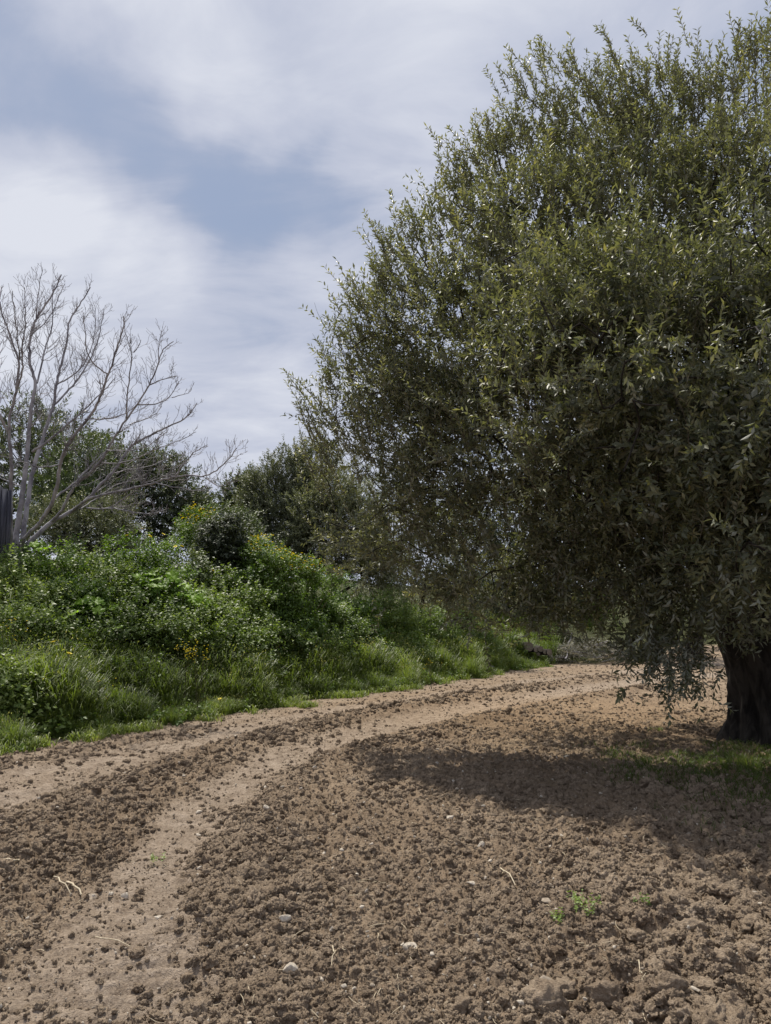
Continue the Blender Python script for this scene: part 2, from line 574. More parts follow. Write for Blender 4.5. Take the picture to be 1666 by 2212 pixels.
a_dense = np.linspace(-30, 30, 620)
a_all = np.concatenate([np.linspace(-180, -60, 16)[:-1], np.linspace(-60, -31, 60)[:-1], a_dense, np.linspace(31, 60, 60)[1:], np.linspace(60, 180, 16)[1:-1]])
ang = np.radians(a_all)
r_all = np.concatenate([np.linspace(.15, 2.6, 10)[:-1], np.geomspace(2.6, 13.5, 500)[:-1], np.geomspace(13.5, 60, 150)[:-1], np.geomspace(60, 1500, 22)])
AA, RR = np.meshgrid(ang, r_all)
X = (RR * np.sin(AA)).ravel()
Y = (RR * np.cos(AA)).ravel()
Zg = terrain(X, Y)
dv, packed, ridge, rough, d2 = fields(X, Y)
nr, na = RR.shape
i = np.arange(nr - 1)[:, None] * na
j = np.arange(na)[None, :]
j2 = (j + 1) % na
F = np.stack([i + j, i + na + j, i + na + j2, i + j2], -1).reshape(-1, 4)
V = np.stack([X, Y, Zg], 1)
shade_weeds = np.exp(-(((X - 4.3) / 2.2) ** 2 + ((Y - 8.2) / 2.0) ** 2) * .8) * sstep(.35, .6, fbm(X * 2, Y * 2, 90))
turf = np.clip(np.maximum(sstep(.0, .6, dv), shade_weeds * .45), 0, 1)
ochre = np.exp(-(((X - 3.2) / 3.2) ** 2 + ((Y - 13) / 3.5) ** 2)) + .25
damp = np.clip(ridge * .35 * (1 - packed) * sstep(.3, .6, fbm(X * 3, Y * 3, 70)) * 1.6, 0, .8)
gm = np_mesh('ground', V, F, M_soil, {'packed': ('POINT', packed), 'turf': ('POINT', turf), 'ochre': ('POINT', np.clip(ochre, 0, 1)), 'damp': ('POINT', damp)}, smooth=True)
ground = link('ground', gm, None, kind='structure')


# ------------------------------------------------------------------ loose clods on the ploughed soil
def ico(sub):
    import bmesh
    bm = bmesh.new()
    bmesh.ops.create_icosphere(bm, subdivisions=sub, radius=1)
    V = np.array([v.co[:] for v in bm.verts])
    F = np.array([[v.index for v in f.verts] for f in bm.faces])
    bm.free()
    return V, F


def rocks(n, base, pos, size, squash=.75, jag=.22, r=None):
    r = r or rng
    bv, bf = base
    m = len(bv)
    sc = size[:, None, None] * (1 + r.normal(size=(n, 1, 3)) * .22)
    V = bv[None] * (1 + r.uniform(-jag, jag, (n, m, 1))) * sc
    V[:, :, 2] *= squash
    a = r.uniform(0, 2 * np.pi, n)
    c, s_ = np.cos(a)[:, None], np.sin(a)[:, None]
    x = V[:, :, 0] * c - V[:, :, 1] * s_
    y = V[:, :, 0] * s_ + V[:, :, 1] * c
    V = np.stack([x, y, V[:, :, 2]], -1) + pos[:, None, :]
    F = (bf[None] + (np.arange(n) * m)[:, None, None]).reshape(-1, 3)
    return V.reshape(-1, 3), F


def scatter_soil(n, rmin, rmax, amax=30):
    a = np.radians(rng.uniform(-amax, amax, n))
    r = rmin * (rmax / rmin) ** rng.uniform(0, 1, n)
    x, y = r * np.sin(a), r * np.cos(a)
    dv, pk, rd, ro, d2 = fields(x, y)
    keep = (rng.uniform(0, 1, n) < ro ** 1.5) & (dv < -.05)
    return x[keep], y[keep]


I1, I2, I3 = ico(1), ico(2), ico(3)
from mathutils import noise as mnoise


def crumbly(sub, seed, squash=.7, amp=.44):
    """a broken lump of earth: facets knocked off a ball, then a crumbled surface"""
    r = np.random.default_rng(seed)
    V, F = ico(sub)
    for _ in range(6):
        d = unit(r.normal(size=3))
        h = r.uniform(.45, .85)
        V = V - np.outer(np.maximum(0, V @ d - h) * .8, d)
    off = Vector(r.uniform(0, 50, 3))
    k = np.array([mnoise.fractal(Vector(v) * 2.3 + off, .35, 2.2, 5) for v in V])
    V = V * (1 + amp * k[:, None]) * np.array([1, r.uniform(.65, 1), squash])
    return V, F


def scatter(name, protos, pos, scale, rot, idx, itone, mat, **props):
    """countless small things as one object: a cloud of points that carries one of a few shapes at each"""
    me = bpy.data.meshes.new(name)
    me.vertices.add(len(pos))
    me.vertices.foreach_set('co', np.ascontiguousarray(pos, dtype=np.float32).ravel())
    for an, ty, arr_ in (('sc', 'FLOAT', scale), ('pick', 'INT', idx), ('itone', 'FLOAT', itone)):
        q = me.attributes.new(an, ty, 'POINT')
        q.data.foreach_set('value', np.ascontiguousarray(arr_, dtype=np.int32 if ty == 'INT' else np.float32))
    q = me.attributes.new('rot', 'FLOAT_VECTOR', 'POINT')
    q.data.foreach_set('vector', np.ascontiguousarray(rot, dtype=np.float32).ravel())
    o = link(name, me, None, kind='stuff')
    ng = bpy.data.node_groups.new(name, 'GeometryNodeTree')
    ng.interface.new_socket('Geometry', in_out='INPUT', socket_type='NodeSocketGeometry')
    ng.interface.new_socket('Geometry', in_out='OUTPUT', socket_type='NodeSocketGeometry')
    g = NB(ng)
    gi, go = g.n('NodeGroupInput'), g.n('NodeGroupOutput')
    join = g.n('GeometryNodeGeometryToInstance')
    for pm in reversed(protos):
        po = bpy.data.objects.new(name + '_shape', pm)
        oi = g.n('GeometryNodeObjectInfo')
        oi.inputs['Object'].default_value = po
        ng.links.new(oi.outputs['Geometry'], join.inputs[0])
    ip = g.n('GeometryNodeInstanceOnPoints')

    def named(nm, ty):
        x = g.n('GeometryNodeInputNamedAttribute', data_type=ty)
        x.inputs[0].default_value = nm
        return x.outputs[0]
    ng.links.new(gi.outputs[0], ip.inputs['Points'])
    ng.links.new(join.outputs[0], ip.inputs['Instance'])
    ip.inputs['Pick Instance'].default_value = True
    ng.links.new(named('pick', 'INT'), ip.inputs['Instance Index'])
    er = g.n('FunctionNodeEulerToRotation')
    ng.links.new(named('rot', 'FLOAT_VECTOR'), er.inputs[0])
    ng.links.new(er.outputs[0], ip.inputs['Rotation'])
    cx_ = g.n('ShaderNodeCombineXYZ')
    for k_ in range(3):
        ng.links.new(named('sc', 'FLOAT'), cx_.inputs[k_])
    ng.links.new(cx_.outputs[0], ip.inputs['Scale'])
    ng.links.new(ip.outputs[0], go.inputs[0])
    md = o.modifiers.new('scatter', 'NODES')
    md.node_group = ng
    return o


protos = [np_mesh('clod', *crumbly(4, 900 + q), M_clod) for q in range(12)]
x, y = scatter_soil(175000, 2.7, 32)
xt, yt = scatter_soil(9000, 2.8, 18)
n0 = len(x)
coarse = sstep(0.4, 3.0, x + (6.0 - y) * .35) * (1 - sstep(6, 9, y))
ridx = fields(x, y)[2]
sz = (.0040 + .024 * rng.uniform(0, 1, n0) ** 5) * (.85 + .75 * sstep(.3, .62, fbm(x * 1.4, y * 1.4, 205, 3))) * (1 + 1.1 * coarse * rng.uniform(0, 1, n0) ** 2 + .5 * np.clip(ridx, 0, 1)) * (1 + .025 * np.maximum(0, y - 4))
# crumbs strewn over the wheel tracks
a_ = np.radians(rng.uniform(-30, 30, 70000))
r_ = 2.8 * (26 / 2.8) ** rng.uniform(0, 1, 70000)
cx2, cy2 = r_ * np.sin(a_), r_ * np.cos(a_)
f_ = fields(cx2, cy2)
k = (f_[0] < 0) & (f_[1] > .2) & (fbm(cx2 * 2, cy2 * 2, 66) + rng.uniform(-.12, .12, len(cx2)) > .49)
cx2, cy2 = cx2[k], cy2[k]
x, y = np.concatenate([x, cx2]), np.concatenate([y, cy2])
sz = np.concatenate([sz, (.003 + .011 * rng.uniform(0, 1, len(cx2)) ** 5) * (1 + .08 * np.maximum(0, cy2 - 4))])
ff_ = fields(x, y)
wet = np.clip(ff_[2] * (1 - ff_[1]), 0, 1) * (rng.uniform(0, 1, len(x)) < .40) * rng.uniform(.3, .9, len(x)) + (rng.uniform(0, 1, len(x)) < .05) * .5
wet = wet * np.where(sz > .006, 1, .4)
z = terrain(x, y)
scatter('clods', protos, np.stack([x, y, z - sz * .05], 1), sz, rng.uniform(-3.1, 3.1, (len(x), 3)) * np.array([.3, .3, 1]), rng.integers(0, 12, len(x)), wet, M_clod)

# the biggest clods, one by one
big_clods = [(1180, 2185, .085), (1310, 2175, .07), (1580, 2190, .075), (1215, 2150, .05), (1420, 2120, .05), (1500, 2050, .055), (1560, 2100, .06), (1380, 2030, .045),
             (1300, 2040, .04), (1480, 1950, .045), (1620, 2080, .05), (1450, 2195, .055), (1530, 2150, .05), (1080, 2130, .04), (1630, 2020, .05),
             (1000, 2190, .05), (300, 2060, .035), (120, 1930, .03), (650, 2160, .03), (560, 1910, .03), (940, 2080, .03)]
for q, (u, v, s_) in enumerate(big_clods):
    g = on_ground(u, v)
    s_ *= 1.2
    V, F = crumbly(4, 50 + q, .72, .26)
    V = V * s_
    o = link('soil_clod', np_mesh('soil_clod', V, F, M_clod), None, label='big crumbly brown clod of earth lying loose in the ploughed foreground', category='clod', group='big clods of earth in the ploughed foreground')
    o.location = (g[0], g[1], gz(g[0], g[1]) + s_ * .3)

# grit and broken straw worked into the soil
gp = [np_mesh('grit', *crumbly(2, 700 + q, .6), M_stone if q < 3 else M_stone2) for q in range(6)]
x, y = scatter_soil(6500, 2.8, 20)
k = rng.uniform(0, 1, len(x)) < .42
x, y = x[k], y[k]
a_ = np.radians(rng.uniform(-30, 30, 1500))
r_ = 2.8 * (20 / 2.8) ** rng.uniform(0, 1, 1500)
x, y = np.concatenate([x, r_ * np.sin(a_)]), np.concatenate([y, r_ * np.cos(a_)])
k = fields(x, y)[0] < -.1
x, y = x[k], y[k]
sz = (.003 + .008 * rng.uniform(0, 1, len(x)) ** 3) * (1 + .05 * y)
scatter('grit', gp, np.stack([x, y, terrain(x, y) + sz * .8 + .004], 1), sz, rng.uniform(-3, 3, (len(x), 3)), rng.integers(0, 6, len(x)), np.zeros(len(x)), M_stone)
sp = []
for q in range(5):
    t = np.linspace(-.5, .5, 4)
    P = np.stack([t, .12 * (q - 2) * t ** 2 * 2, .05 * np.sin(t * 4 + q)], 1)
    sp.append(np_mesh('straw_bit', *tubes(P[None], np.array([[.022, .03, .028, .015]]), 4), M_straw))
x, y = scatter_soil(3200, 2.8, 16)
k = rng.uniform(0, 1, len(x)) < .45
x, y = x[k], y[k]
scatter('straw_litter', sp, np.stack([x, y, terrain(x, y) + .009], 1), rng.uniform(.025, .09, len(x)), rng.uniform(-3, 3, (len(x), 3)) * np.array([.12, .12, 1]), rng.integers(0, 5, len(x)), np.zeros(len(x)), M_straw)

# ------------------------------------------------------------------ stones
stones = [
    (628, 2104, .052, .040, 0, 'large smooth pale stone, the biggest one, on the crumbly soil right of the wheel track'),
    (613, 1998, .042, .022, 0, 'flat pale stone half sunk at the right edge of the wheel track'),
    (272, 1934, .030, .020, 0, 'angular pale stone in the left half of the wheel track'),
    (343, 1970, .030, .010, 0, 'thin flat wedge shaped pale stone in the middle of the wheel track'),
    (890, 2045, .045, .030, 0, 'whitish lumpy stone among brown clods in the middle foreground'),
    (1040, 1826, .034, .030, 0, 'round off white stone in ploughed soil below the shadow edge'),
    (861, 1704, .040, .030, 1, 'rounded tan stone just left of the tree shadow tip'),
    (972, 1762, .055, .026, 0, 'flat slanted whitish stone below the tree shadow tip'),
    (1020, 1914, .040, .018, 0, 'flat white stone next to the dry straw stick'),
    (1182, 1965, .050, .022, 1, 'long grey stone left of the little clover seedlings'),
    (430, 1752, .034, .018, 0, 'pale pointed stone at the bend of the wheel track'),
    (680, 1672, .032, .020, 0, 'pale stone on the crest beside the far bend of the wheel track'),
    (575, 1762, .030, .026, 0, 'whitish stone on the clods right of the track bend'),
    (1180, 2135, .050, .050, 1, 'tall smooth light brown stone between large clods near the bottom'),
    (690, 2110, .026, .020, 0, 'small chalky stone just right of the largest pale stone'),
    (1490, 1810, .030, .020, 1, 'grey stone lying in the deep shade of the olive'),
    (1225, 1640, .040, .016, 0, 'elongated pale stone inside the tree shadow'),
    (198, 1935, .045, .015, 1, 'flat tan slab fragment left of the wheel track'),
]


def make_stone(sx, sz_, mat, seed):
    r = np.random.default_rng(seed)
    V = I3[0].copy()
    for _ in range(11):   # knock flat facets off a ball
        d = unit(r.normal(size=3))
        h = r.uniform(.42, .8)
        t = V @ d
        V = V - np.outer(np.maximum(0, t - h) * .85, d)
    V = V * np.array([sx, sx * r.uniform(.6, .85), sz_])
    V += r.normal(size=V.shape) * sx * .008
    return np_mesh('stone', V, I3[1], mat)


for q, (u, v, sx, sz_, k, lab) in enumerate(stones):
    g = on_ground(u, v + 3)
    o = link('stone', make_stone(sx, sz_, (M_stone, M_stone2)[k], 100 + q), None, label=lab, category='stone')
    o.location = (g[0], g[1], gz(g[0], g[1]) + sz_ * .72)
    o.rotation_euler = (rng.uniform(-.2, .2), rng.uniform(-.2, .2), rng.uniform(-.6, .6))

chipm = [make_stone(.014, .008, M_stone, 300 + q) for q in range(5)]
x, y = scatter_soil(420, 3.0, 16)
dvx = fields(x, y)[0]
for q in range(min(130, len(x))):
    left = fields(x[q:q + 1], y[q:q + 1])[4][0] < .7
    o = link('pebble', chipm[q % 5], None,
             label='tiny whitish stone chip lying in or beside the wheel track' if left else 'tiny whitish stone chip scattered on the ploughed soil', category='pebble',
             group='chips by the wheel track' if left else 'chips on the ploughed soil')
    s_ = rng.uniform(.6, 1.5) * (1 + .04 * y[q])
    o.scale = (s_, s_, s_)
    o.location = (x[q], y[q], gz(x[q], y[q]) + .016)
    o.rotation_euler = (rng.uniform(-.4, .4), rng.uniform(-.4, .4), rng.uniform(0, 6.3))


def stick(pts, r0, mat, name, label, cat, group=None, sides=5):
    pts = np.array(pts)
    base = pts[0].copy()
    V, F = tubes((pts - base)[None], np.linspace(r0, r0 * .6, len(pts))[None], sides)
    o = link(name, np_mesh(name, V, F, mat, smooth=True), None, label=label, category=cat)
    if group:
        o['group'] = group
    o.location = base
    return o


def ground_stick(pa, pb, r0, name, label, cat, lift=.015, group=None, mat=None):
    a_, c_ = on_ground(*pa), on_ground(*pb)
    pts = []
    for t in np.linspace(0, 1, 6):
        p = a_ * (1 - t) + c_ * t + rng.normal(size=2) * .006
        pts.append((p[0], p[1], max(0, gz(*p)) + lift + .01 * math.sin(t * 3)))
    return stick(pts, r0, mat or M_straw, name, label, cat, group)


ground_stick((1085, 1890), (1112, 1925), .0045, 'straw_stick', 'thin bleached straw stick, longest one, slanting across the clods in mid foreground', 'stick', .03)
ground_stick((1100, 1905), (1084, 1900), .003, 'straw_stalk', 'short side straw crossing the longest bleached straw stick', 'stick', .03)
ground_stick((205, 2032), (285, 2052), .0035, 'dry_stalk', 'long thin dry stalk lying across dirt left of the wheel track', 'stick')
ground_stick((720, 2060), (722, 2100), .003, 'upright_straw', 'pale straw sticking up between clods right of the largest stone', 'stick', .03)
ground_stick((140, 1920), (175, 1940), .008, 'split_twig', 'pale split piece of wood on the dark clods left of the track', 'stick')
ground_stick((118, 1913), (150, 1938), .005, 'wood_splinter', 'brown splinter beside the pale split piece of wood', 'stick')
ground_stick((0, 1900), (40, 1902), .009, 'bleached_stick', 'thick bleached stick entering at the left edge of the dirt', 'stick')
ground_stick((1378, 2140), (1390, 2170), .003, 'straw_needle', 'bright straw needle poking out near the bottom right clods', 'stick', .04)
for q in range(34):
    xx, yy = scatter_soil(6, 3.1, 13)
    if len(xx) == 0:
        continue
    a_ = rng.uniform(0, 6.3)
    l_ = rng.uniform(.03, .09)
    p0 = np.array((xx[0], yy[0]))
    pts = [(p0[0] + math.cos(a_) * l_ * t, p0[1] + math.sin(a_) * l_ * t, gz(*p0) + .014 + .012 * t) for t in (0, .5, 1)]
    stick(pts, .0022, M_straw, 'straw', 'short bit of pale straw lying loose on the bare soil', 'straw', 'bits of straw on the soil', 4)

# ------------------------------------------------------------------ trees
def skeleton(roots, parents, nodes, alpha=.32):
    """grow nodes onto the root polyline; returns points and parent indices"""
    P = [np.array(p, float) for p in roots]
    par = list(parents)
    path = [0.0]
    for k in range(1, len(P)):
        path.append(path[par[k]] + np.linalg.norm(P[k] - P[par[k]]))
    R = np.array(P)
    d0 = np.min(np.linalg.norm(nodes[:, None] - R[None], axis=2), axis=1)
    arr = np.zeros((len(P) + len(nodes), 3))
    arr[:len(P)] = R
    pl = np.zeros(len(arr))
    pl[:len(P)] = path
    n = len(P)
    for k in np.argsort(d0):
        q = nodes[k]
        d = np.linalg.norm(arr[:n] - q, axis=1)
        c = d + alpha * pl[:n]
        c[0] += 1e3
        best = int(np.argmin(c))
        arr[n] = q
        pl[n] = pl[best] + d[best]
        par.append(best)
        n += 1
    return arr[:n], np.array(par)


def pipe_radii(arr, par, r_tip, power=2.3, rmax=None):
    n = len(arr)
    acc_ = np.zeros(n)
    ch = np.zeros(n, int)
    for k in range(1, n):
        ch[par[k]] += 1
    order = range(n - 1, 0, -1)
    area = np.zeros(n)
    for k in order:
        if area[k] == 0:
            area[k] = r_tip ** power
        area[par[k]] += area[k]
    area[0] = max(area[0], r_tip ** power)
    r = area ** (1 / power)
    if rmax:
        r = np.minimum(r, rmax)
    return r, ch


def sample_lobes(lobes, n, inner=.35, r=None):
    """points in the lobes, most of them in each lobe's outer shell; returns points and outward directions"""
    r = r or rng
    C = np.array([l[0] for l in lobes])
    Rad = np.array([l[1] for l in lobes])
    wgt = Rad ** 2.2
    k = r.choice(len(lobes), n, p=wgt / wgt.sum())
    d = rand_dirs(n, r)
    rad = (inner ** 2 + (1 - inner ** 2) * r.uniform(0, 1, n)) ** .5
    lump = 1 + .22 * (vnoise(d[:, 0] * 2.5 + k * 3.1, d[:, 2] * 2.5 + d[:, 1] * 2, 11) - .5) * 2
    sq = np.array([1, 1, 1.12])
    return C[k] + d * (Rad[k] * rad * lump)[:, None] * sq, d, rad


def build_limbs(root, arr, par, rad, n_root, mat, name='limb', sides=6, min_r=0.0, seg=4):
    """one mesh for each limb that leaves the trunk's last nodes"""
    limb = np.full(len(arr), -1)
    cnt = 0
    for k in range(n_root, len(arr)):
        if par[k] < n_root:
            limb[k] = cnt
            cnt += 1
        else:
            limb[k] = limb[par[k]]
    sizes = [(np.sum(limb == c), c) for c in range(cnt)]
    sizes.sort(reverse=True)
    groups = [[c] for _, c in sizes]
    for g in groups:
        ks = np.where(np.isin(limb, g))[0]
        if len(ks) == 0:
            continue
        a_, c_ = arr[par[ks]], arr[ks]
        t = np.linspace(0, 1, seg)[None, :, None]
        P = a_[:, None] * (1 - t) + c_[:, None] * t
        bend = rng.normal(size=(len(ks), 1, 3)) * np.linalg.norm(c_ - a_, axis=1)[:, None, None] * .07
        P = P + bend * np.sin(t * np.pi)
        r0 = np.minimum(rad[par[ks]], rad[ks] * 1.25)
        R = r0[:, None] * (1 - t[:, :, 0]) + rad[ks][:, None] * t[:, :, 0]
        V, F = tubes(P, R, sides)
        part(name, V, F, mat, root, smooth=True)


def twig_leaves(base, dirn, length, nleaf, L, W, tone0, fold=.3, droop=.0, spread=.75, hexa=False, r=None, stem_r=None):
    """leafy shoots: base (n,3), direction (n,3), length (n,)"""
    r = r or rng
    n = len(base)
    dirn = unit(dirn)
    t = (np.arange(nleaf) + .5) / nleaf
    t = np.clip(t[None, :] + r.uniform(-.04, .04, (n, nleaf)), .02, 1)
    side0 = unit(np.cross(dirn, rand_dirs(n, r)))
    side1 = np.cross(dirn, side0)
    bend = side0 * r.uniform(-.25, .25, (n, 1))
    P = base[:, None] + (dirn[:, None] * t[:, :, None] + bend[:, None] * (t[:, :, None] ** 2)) * length[:, None, None]
    P[:, :, 2] -= droop * (t ** 2) * length[:, None]
    a = r.uniform(0, 2 * np.pi, (n, 1)) + np.arange(nleaf)[None] * 2.4 + r.normal(size=(n, nleaf)) * .3
    rad_ = side0[:, None] * np.cos(a)[..., None] + side1[:, None] * np.sin(a)[..., None]
    A = unit(rad_ * spread + dirn[:, None] * (1.0 - .35 * spread) + r.normal(size=(n, nleaf, 3)) * .18)
    N = dirn[:, None] * .8 - rad_ * .5 + np.array([0, 0, .7]) + r.normal(size=(n, nleaf, 3)) * .45
    m = n * nleaf
    Ls = L * r.uniform(.65, 1.2, m)
    Ws = W * r.uniform(.75, 1.2, m)
    V, F = leaves(P.reshape(-1, 3), A.reshape(-1, 3), N.reshape(-1, 3), Ls, Ws, fold, hexa, .08)
    k = 4 if hexa else 2
    tone = np.clip(np.repeat(tone0, nleaf) + r.normal(size=m) * .13 + (t.ravel() - .5) * .15, 0, 1)
    st = None
    if stem_r:
        tt = np.linspace(0, 1, 4)[None, :, None]
        SP = base[:, None] + (dirn[:, None] * tt + bend[:, None] * tt ** 2) * length[:, None, None]
        SP[:, :, 2] -= droop * (tt[..., 0] ** 2) * length[:, None]
        st = tubes(SP, np.broadcast_to(np.linspace(stem_r, stem_r * .4, 4), (n, 4)), 3)
    return V, F, np.repeat(tone, k), st


# ---- the big olive
OX, OY = 5.12, 10.0
olive = thing('olive_tree', 'huge old olive tree with dark dense crown and thick leaning trunk beside the dirt', 'tree', (OX, OY, 0))
# trunk: ridged, leaning, flared at the root
nz, nang = 110, 120
zs = np.linspace(-.12, 2.25, nz)
cx = np.interp(zs, [-.12, .4, 1.0, 1.5, 1.9, 2.25], [OX + .02, OX + .02, OX, OX - .05, OX - .12, OX - .18])
rr = np.interp(zs, [-.12, .05, .25, .6, 1.0, 1.5, 1.9, 2.25], [.74, .66, .61, .58, .62, .70, .78, .70])
th = np.linspace(0, 2 * np.pi, nang, endpoint=False)
TH, ZS = np.meshgrid(th, zs)
rad = rr[:, None] * (1 + .10 * np.sin(3 * TH + 1.2 * ZS + .5) + .06 * np.sin(5 * TH - 2 * ZS) + .04 * np.sin(11 * TH + 1.5 * ZS))
rad = rad + .075 * (vnoise(TH * 5.0, ZS * 2.8, 3) - .5) + .05 * (vnoise(TH * 12, ZS * 6, 8) - .5) + .05 * np.maximum(0, vnoise(TH * 3, ZS * 4, 14) - .7)
rad[-6:] *= np.linspace(1, .55, 6)[:, None]
TV = np.stack([cx[:, None] + rad * np.cos(TH), OY + rad * .9 * np.sin(TH), ZS], -1).reshape(-1, 3)
i = np.arange(nz - 1)[:, None] * nang
j = np.arange(nang)[None]
TF = np.stack([i + j, i + (j + 1) % nang, i + nang + (j + 1) % nang, i + nang + j], -1).reshape(-1, 4)
part('trunk', TV, TF, M_bark, olive, smooth=True)

lobe_px = [  # u, v, Y, radius in metres: outline of the crown first, then lobes added to shape its shadow
    (872, 690, 10.0, .75), (868, 900, 9.6, .75), (985, 530, 10.2, .85), (1085, 400, 10.3, .75), (1165, 290, 10.2, .55), (1300, 285, 10.4, .8), (1430, 275, 10.0, .75), (1550, 320, 9.6, .7), (1650, 190, 9.0, .70),
    (1010, 740, 9.3, 1.15), (1170, 560, 9.4, 1.2), (1340, 480, 9.4, 1.15), (1500, 520, 9.0, 1.1), (1650, 420, 8.2, .9), (1180, 800, 8.7, 1.2), (1370, 780, 8.5, 1.2), (1530, 800, 8.0, 1.1), (1660, 720, 6.9, .8),
    (930, 960, 9.4, .95), (1060, 1000, 8.8, 1.1), (1220, 1020, 8.4, 1.1), (1380, 1060, 8.1, 1.1), (1540, 1060, 7.6, 1.0), (1670, 990, 6.8, .8),
    (830, 1080, 9.8, .75), (940, 1150, 9.6, .75), (1060, 1190, 9.2, .8), (1190, 1210, 8.9, .8), (1330, 1230, 8.4, .75), (1450, 1250, 8.0, .7), (1580, 1190, 7.4, .8), (1680, 1200, 7.0, .7),
    (960, 1250, 9.8, .5), (1080, 1280, 9.4, .45), (1210, 1290, 9.2, .4), (1380, 1340, 7.9, .36), (1460, 1360, 7.7, .34), (1430, 1430, 7.5, .20), (1365, 1400, 7.9, .2),
    (700, 850, 10.0, .22), (745, 910, 10.0, .30), (715, 1005, 10.2, .36), (760, 1150, 10.2, .5),
    (1200, 820, 6.9, .8), (1290, 660, 7.6, .85), (1270, 980, 7.0, .65), (1400, 700, 7.0, .75), (1350, 800, 6.8, .75), (1480, 900, 6.7, .8), (1600, 900, 6.1, .7), (1650, 1100, 5.9, .6), (1560, 1130, 6.3, .6), (1420, 1000, 7.0, .7), (800, 780, 10.0, .75), (900, 600, 10.1, .7), (765, 800, 10, .5), (1000, 430, 10.2, .5),  # first the front lobes, set nearer to carry the crown's shadow forward
    (1180, 700, 12.3, 1.6), (1020, 880, 12.3, 1.3), (1380, 560, 12.3, 1.6), (1560, 620, 12.0, 1.6), (1250, 1000, 12.4, 1.5), (1450, 950, 12.5, 1.6), (1100, 1120, 12.0, 1.0), (1350, 1180, 12.3, .9),
    (1800, 700, 9.5, 1.7), (1950, 950, 9.5, 1.7), (1850, 450, 10.0, 1.5), (2100, 700, 10.5, 1.7), (1820, 1050, 7.6, 1.2), (1980, 1200, 8.5, 1.1), (1750, 850, 11.8, 1.8), (1950, 600, 12, 1.8),
    (1760, 500, 8.0, 1.0), (1800, 800, 6.6, 1.0), (1850, 1150, 6.4, .8), (1500, 1050, 12, 1.5), (1650, 1000, 12.5, 1.5), (1400, 900, 13, 1.5), (1620, 800, 12.5, 1.6), (1900, 900, 6.2, 1.1), (1760, 620, 6.6, .9), (1820, 1020, 5.6, .7), (1760, 420, 7.4, .9), (2000, 700, 7, 1.2), (1670, 830, 5.9, .7), (1810, 790, 5.3, .9), (2020, 850, 5.2, 1.2), (2300, 900, 5.2, 1.3), (2150, 900, 7, 1.3), (1310, 900, 6.5, .65), (1430, 850, 6.3, .65), (1530, 960, 5.9, .55), (1400, 980, 6.4, .5), (1900, 1050, 5.0, .8), (1650, 560, 6.6, .7), (1560, 1020, 10.8, 1.0), (1690, 900, 11, 1.3), (1270, 640, 6.7, .75), (1450, 620, 6.5, .8), (1150, 700, 7.3, .7), (1380, 880, 5.9, .5)]  # mostly front, back and off-frame lobes, added so the crown shades more ground
lobes = [(at(u, v, Yd), r_) for (u, v, Yd, r_) in lobe_px]
nodes, nd, nrad = sample_lobes(lobes, 1500, .3)
roots = [(OX, OY, 0.2), (OX - .08, OY, 1.4), (OX - .55, OY - .1, 2.35), (OX - 1.2, OY - .3, 3.1), (OX - 2.0, OY - .5, 3.7), (OX + .5, OY + .1, 2.6), (OX + .7, OY, 3.6), (OX - .2, OY + .5, 2.8), (OX - .6, OY + .9, 4.0), (OX - .9, OY - .7, 4.6), (OX + .1, OY - .9, 3.3), (OX + .5, OY - 1.6, 4.3), (OX + 1.5, OY + .3, 3.2)]
rpar = [0, 0, 1, 2, 3, 1, 5, 1, 7, 3, 1, 10, 5]
arr, par = skeleton(roots, rpar, nodes)
rad_, ch = pipe_radii(arr, par, .007, 2.35, .42)
for k_, v_ in {0: .7, 1: .6, 2: .46, 3: .36, 4: .24, 5: .42, 6: .30, 7: .30, 8: .20, 9: .22, 10: .28, 11: .20, 12: .26}.items():
    rad_[k_] = max(rad_[k_], v_)
# the forks of the trunk
fa = Acc()
for k in range(2, len(roots)):
    p0, p1 = arr[par[k]], arr[k]
    t = np.linspace(0, 1, 8)[:, None]
    Pl = p0 * (1 - t) + p1 * t + np.sin(t * np.pi) * rng.normal(size=3) * .06
    r0, r1 = min(rad_[par[k]], rad_[k] * 1.35), rad_[k] * .9
    R = np.linspace(r0, r1, 8) * (1 + .08 * rng.normal(size=8))
    V, F = tubes(Pl[None], R[None], 14)
    part('main_fork', V, F, M_bark, olive, smooth=True)
build_limbs(olive, arr, par, rad_, len(roots), M_bark, 'limb', 6)

ctr = np.array([4.6, 9.8, 4.5])
acc, stems = Acc(), Acc()
NT = 13000
tips = np.arange(len(roots), len(arr))
k = rng.choice(tips, NT)
t = rng.uniform(0, 1, NT)[:, None]
bp = arr[par[k]] * (1 - t) + arr[k] * t + rng.normal(size=(NT, 3)) * .20
def airy(p, th):
    return fbm(p[:, 0] * 1.2 + p[:, 1] * .25, p[:, 2] * 1.2 + p[:, 1] * .2, 55) > th - .04


bp = bp[airy(bp, .375)]
outw = unit(bp - ctr)
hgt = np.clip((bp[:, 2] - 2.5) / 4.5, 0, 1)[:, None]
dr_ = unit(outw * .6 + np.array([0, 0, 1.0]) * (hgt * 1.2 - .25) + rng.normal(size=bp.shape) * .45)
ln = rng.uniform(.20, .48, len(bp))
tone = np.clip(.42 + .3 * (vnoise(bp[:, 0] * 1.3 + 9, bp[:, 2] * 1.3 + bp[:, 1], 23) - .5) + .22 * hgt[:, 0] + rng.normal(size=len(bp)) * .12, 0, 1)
V, F, A, st = twig_leaves(bp, dr_, ln, 18, .080, .027, tone, droop=.03)
acc.add(V, F, A)
V, F, A, st = twig_leaves(bp[::3], dr_[::3], ln[::3], 2, .07, .02, tone[::3], droop=.12, stem_r=.0036)
stems.add(st[0], st[1])
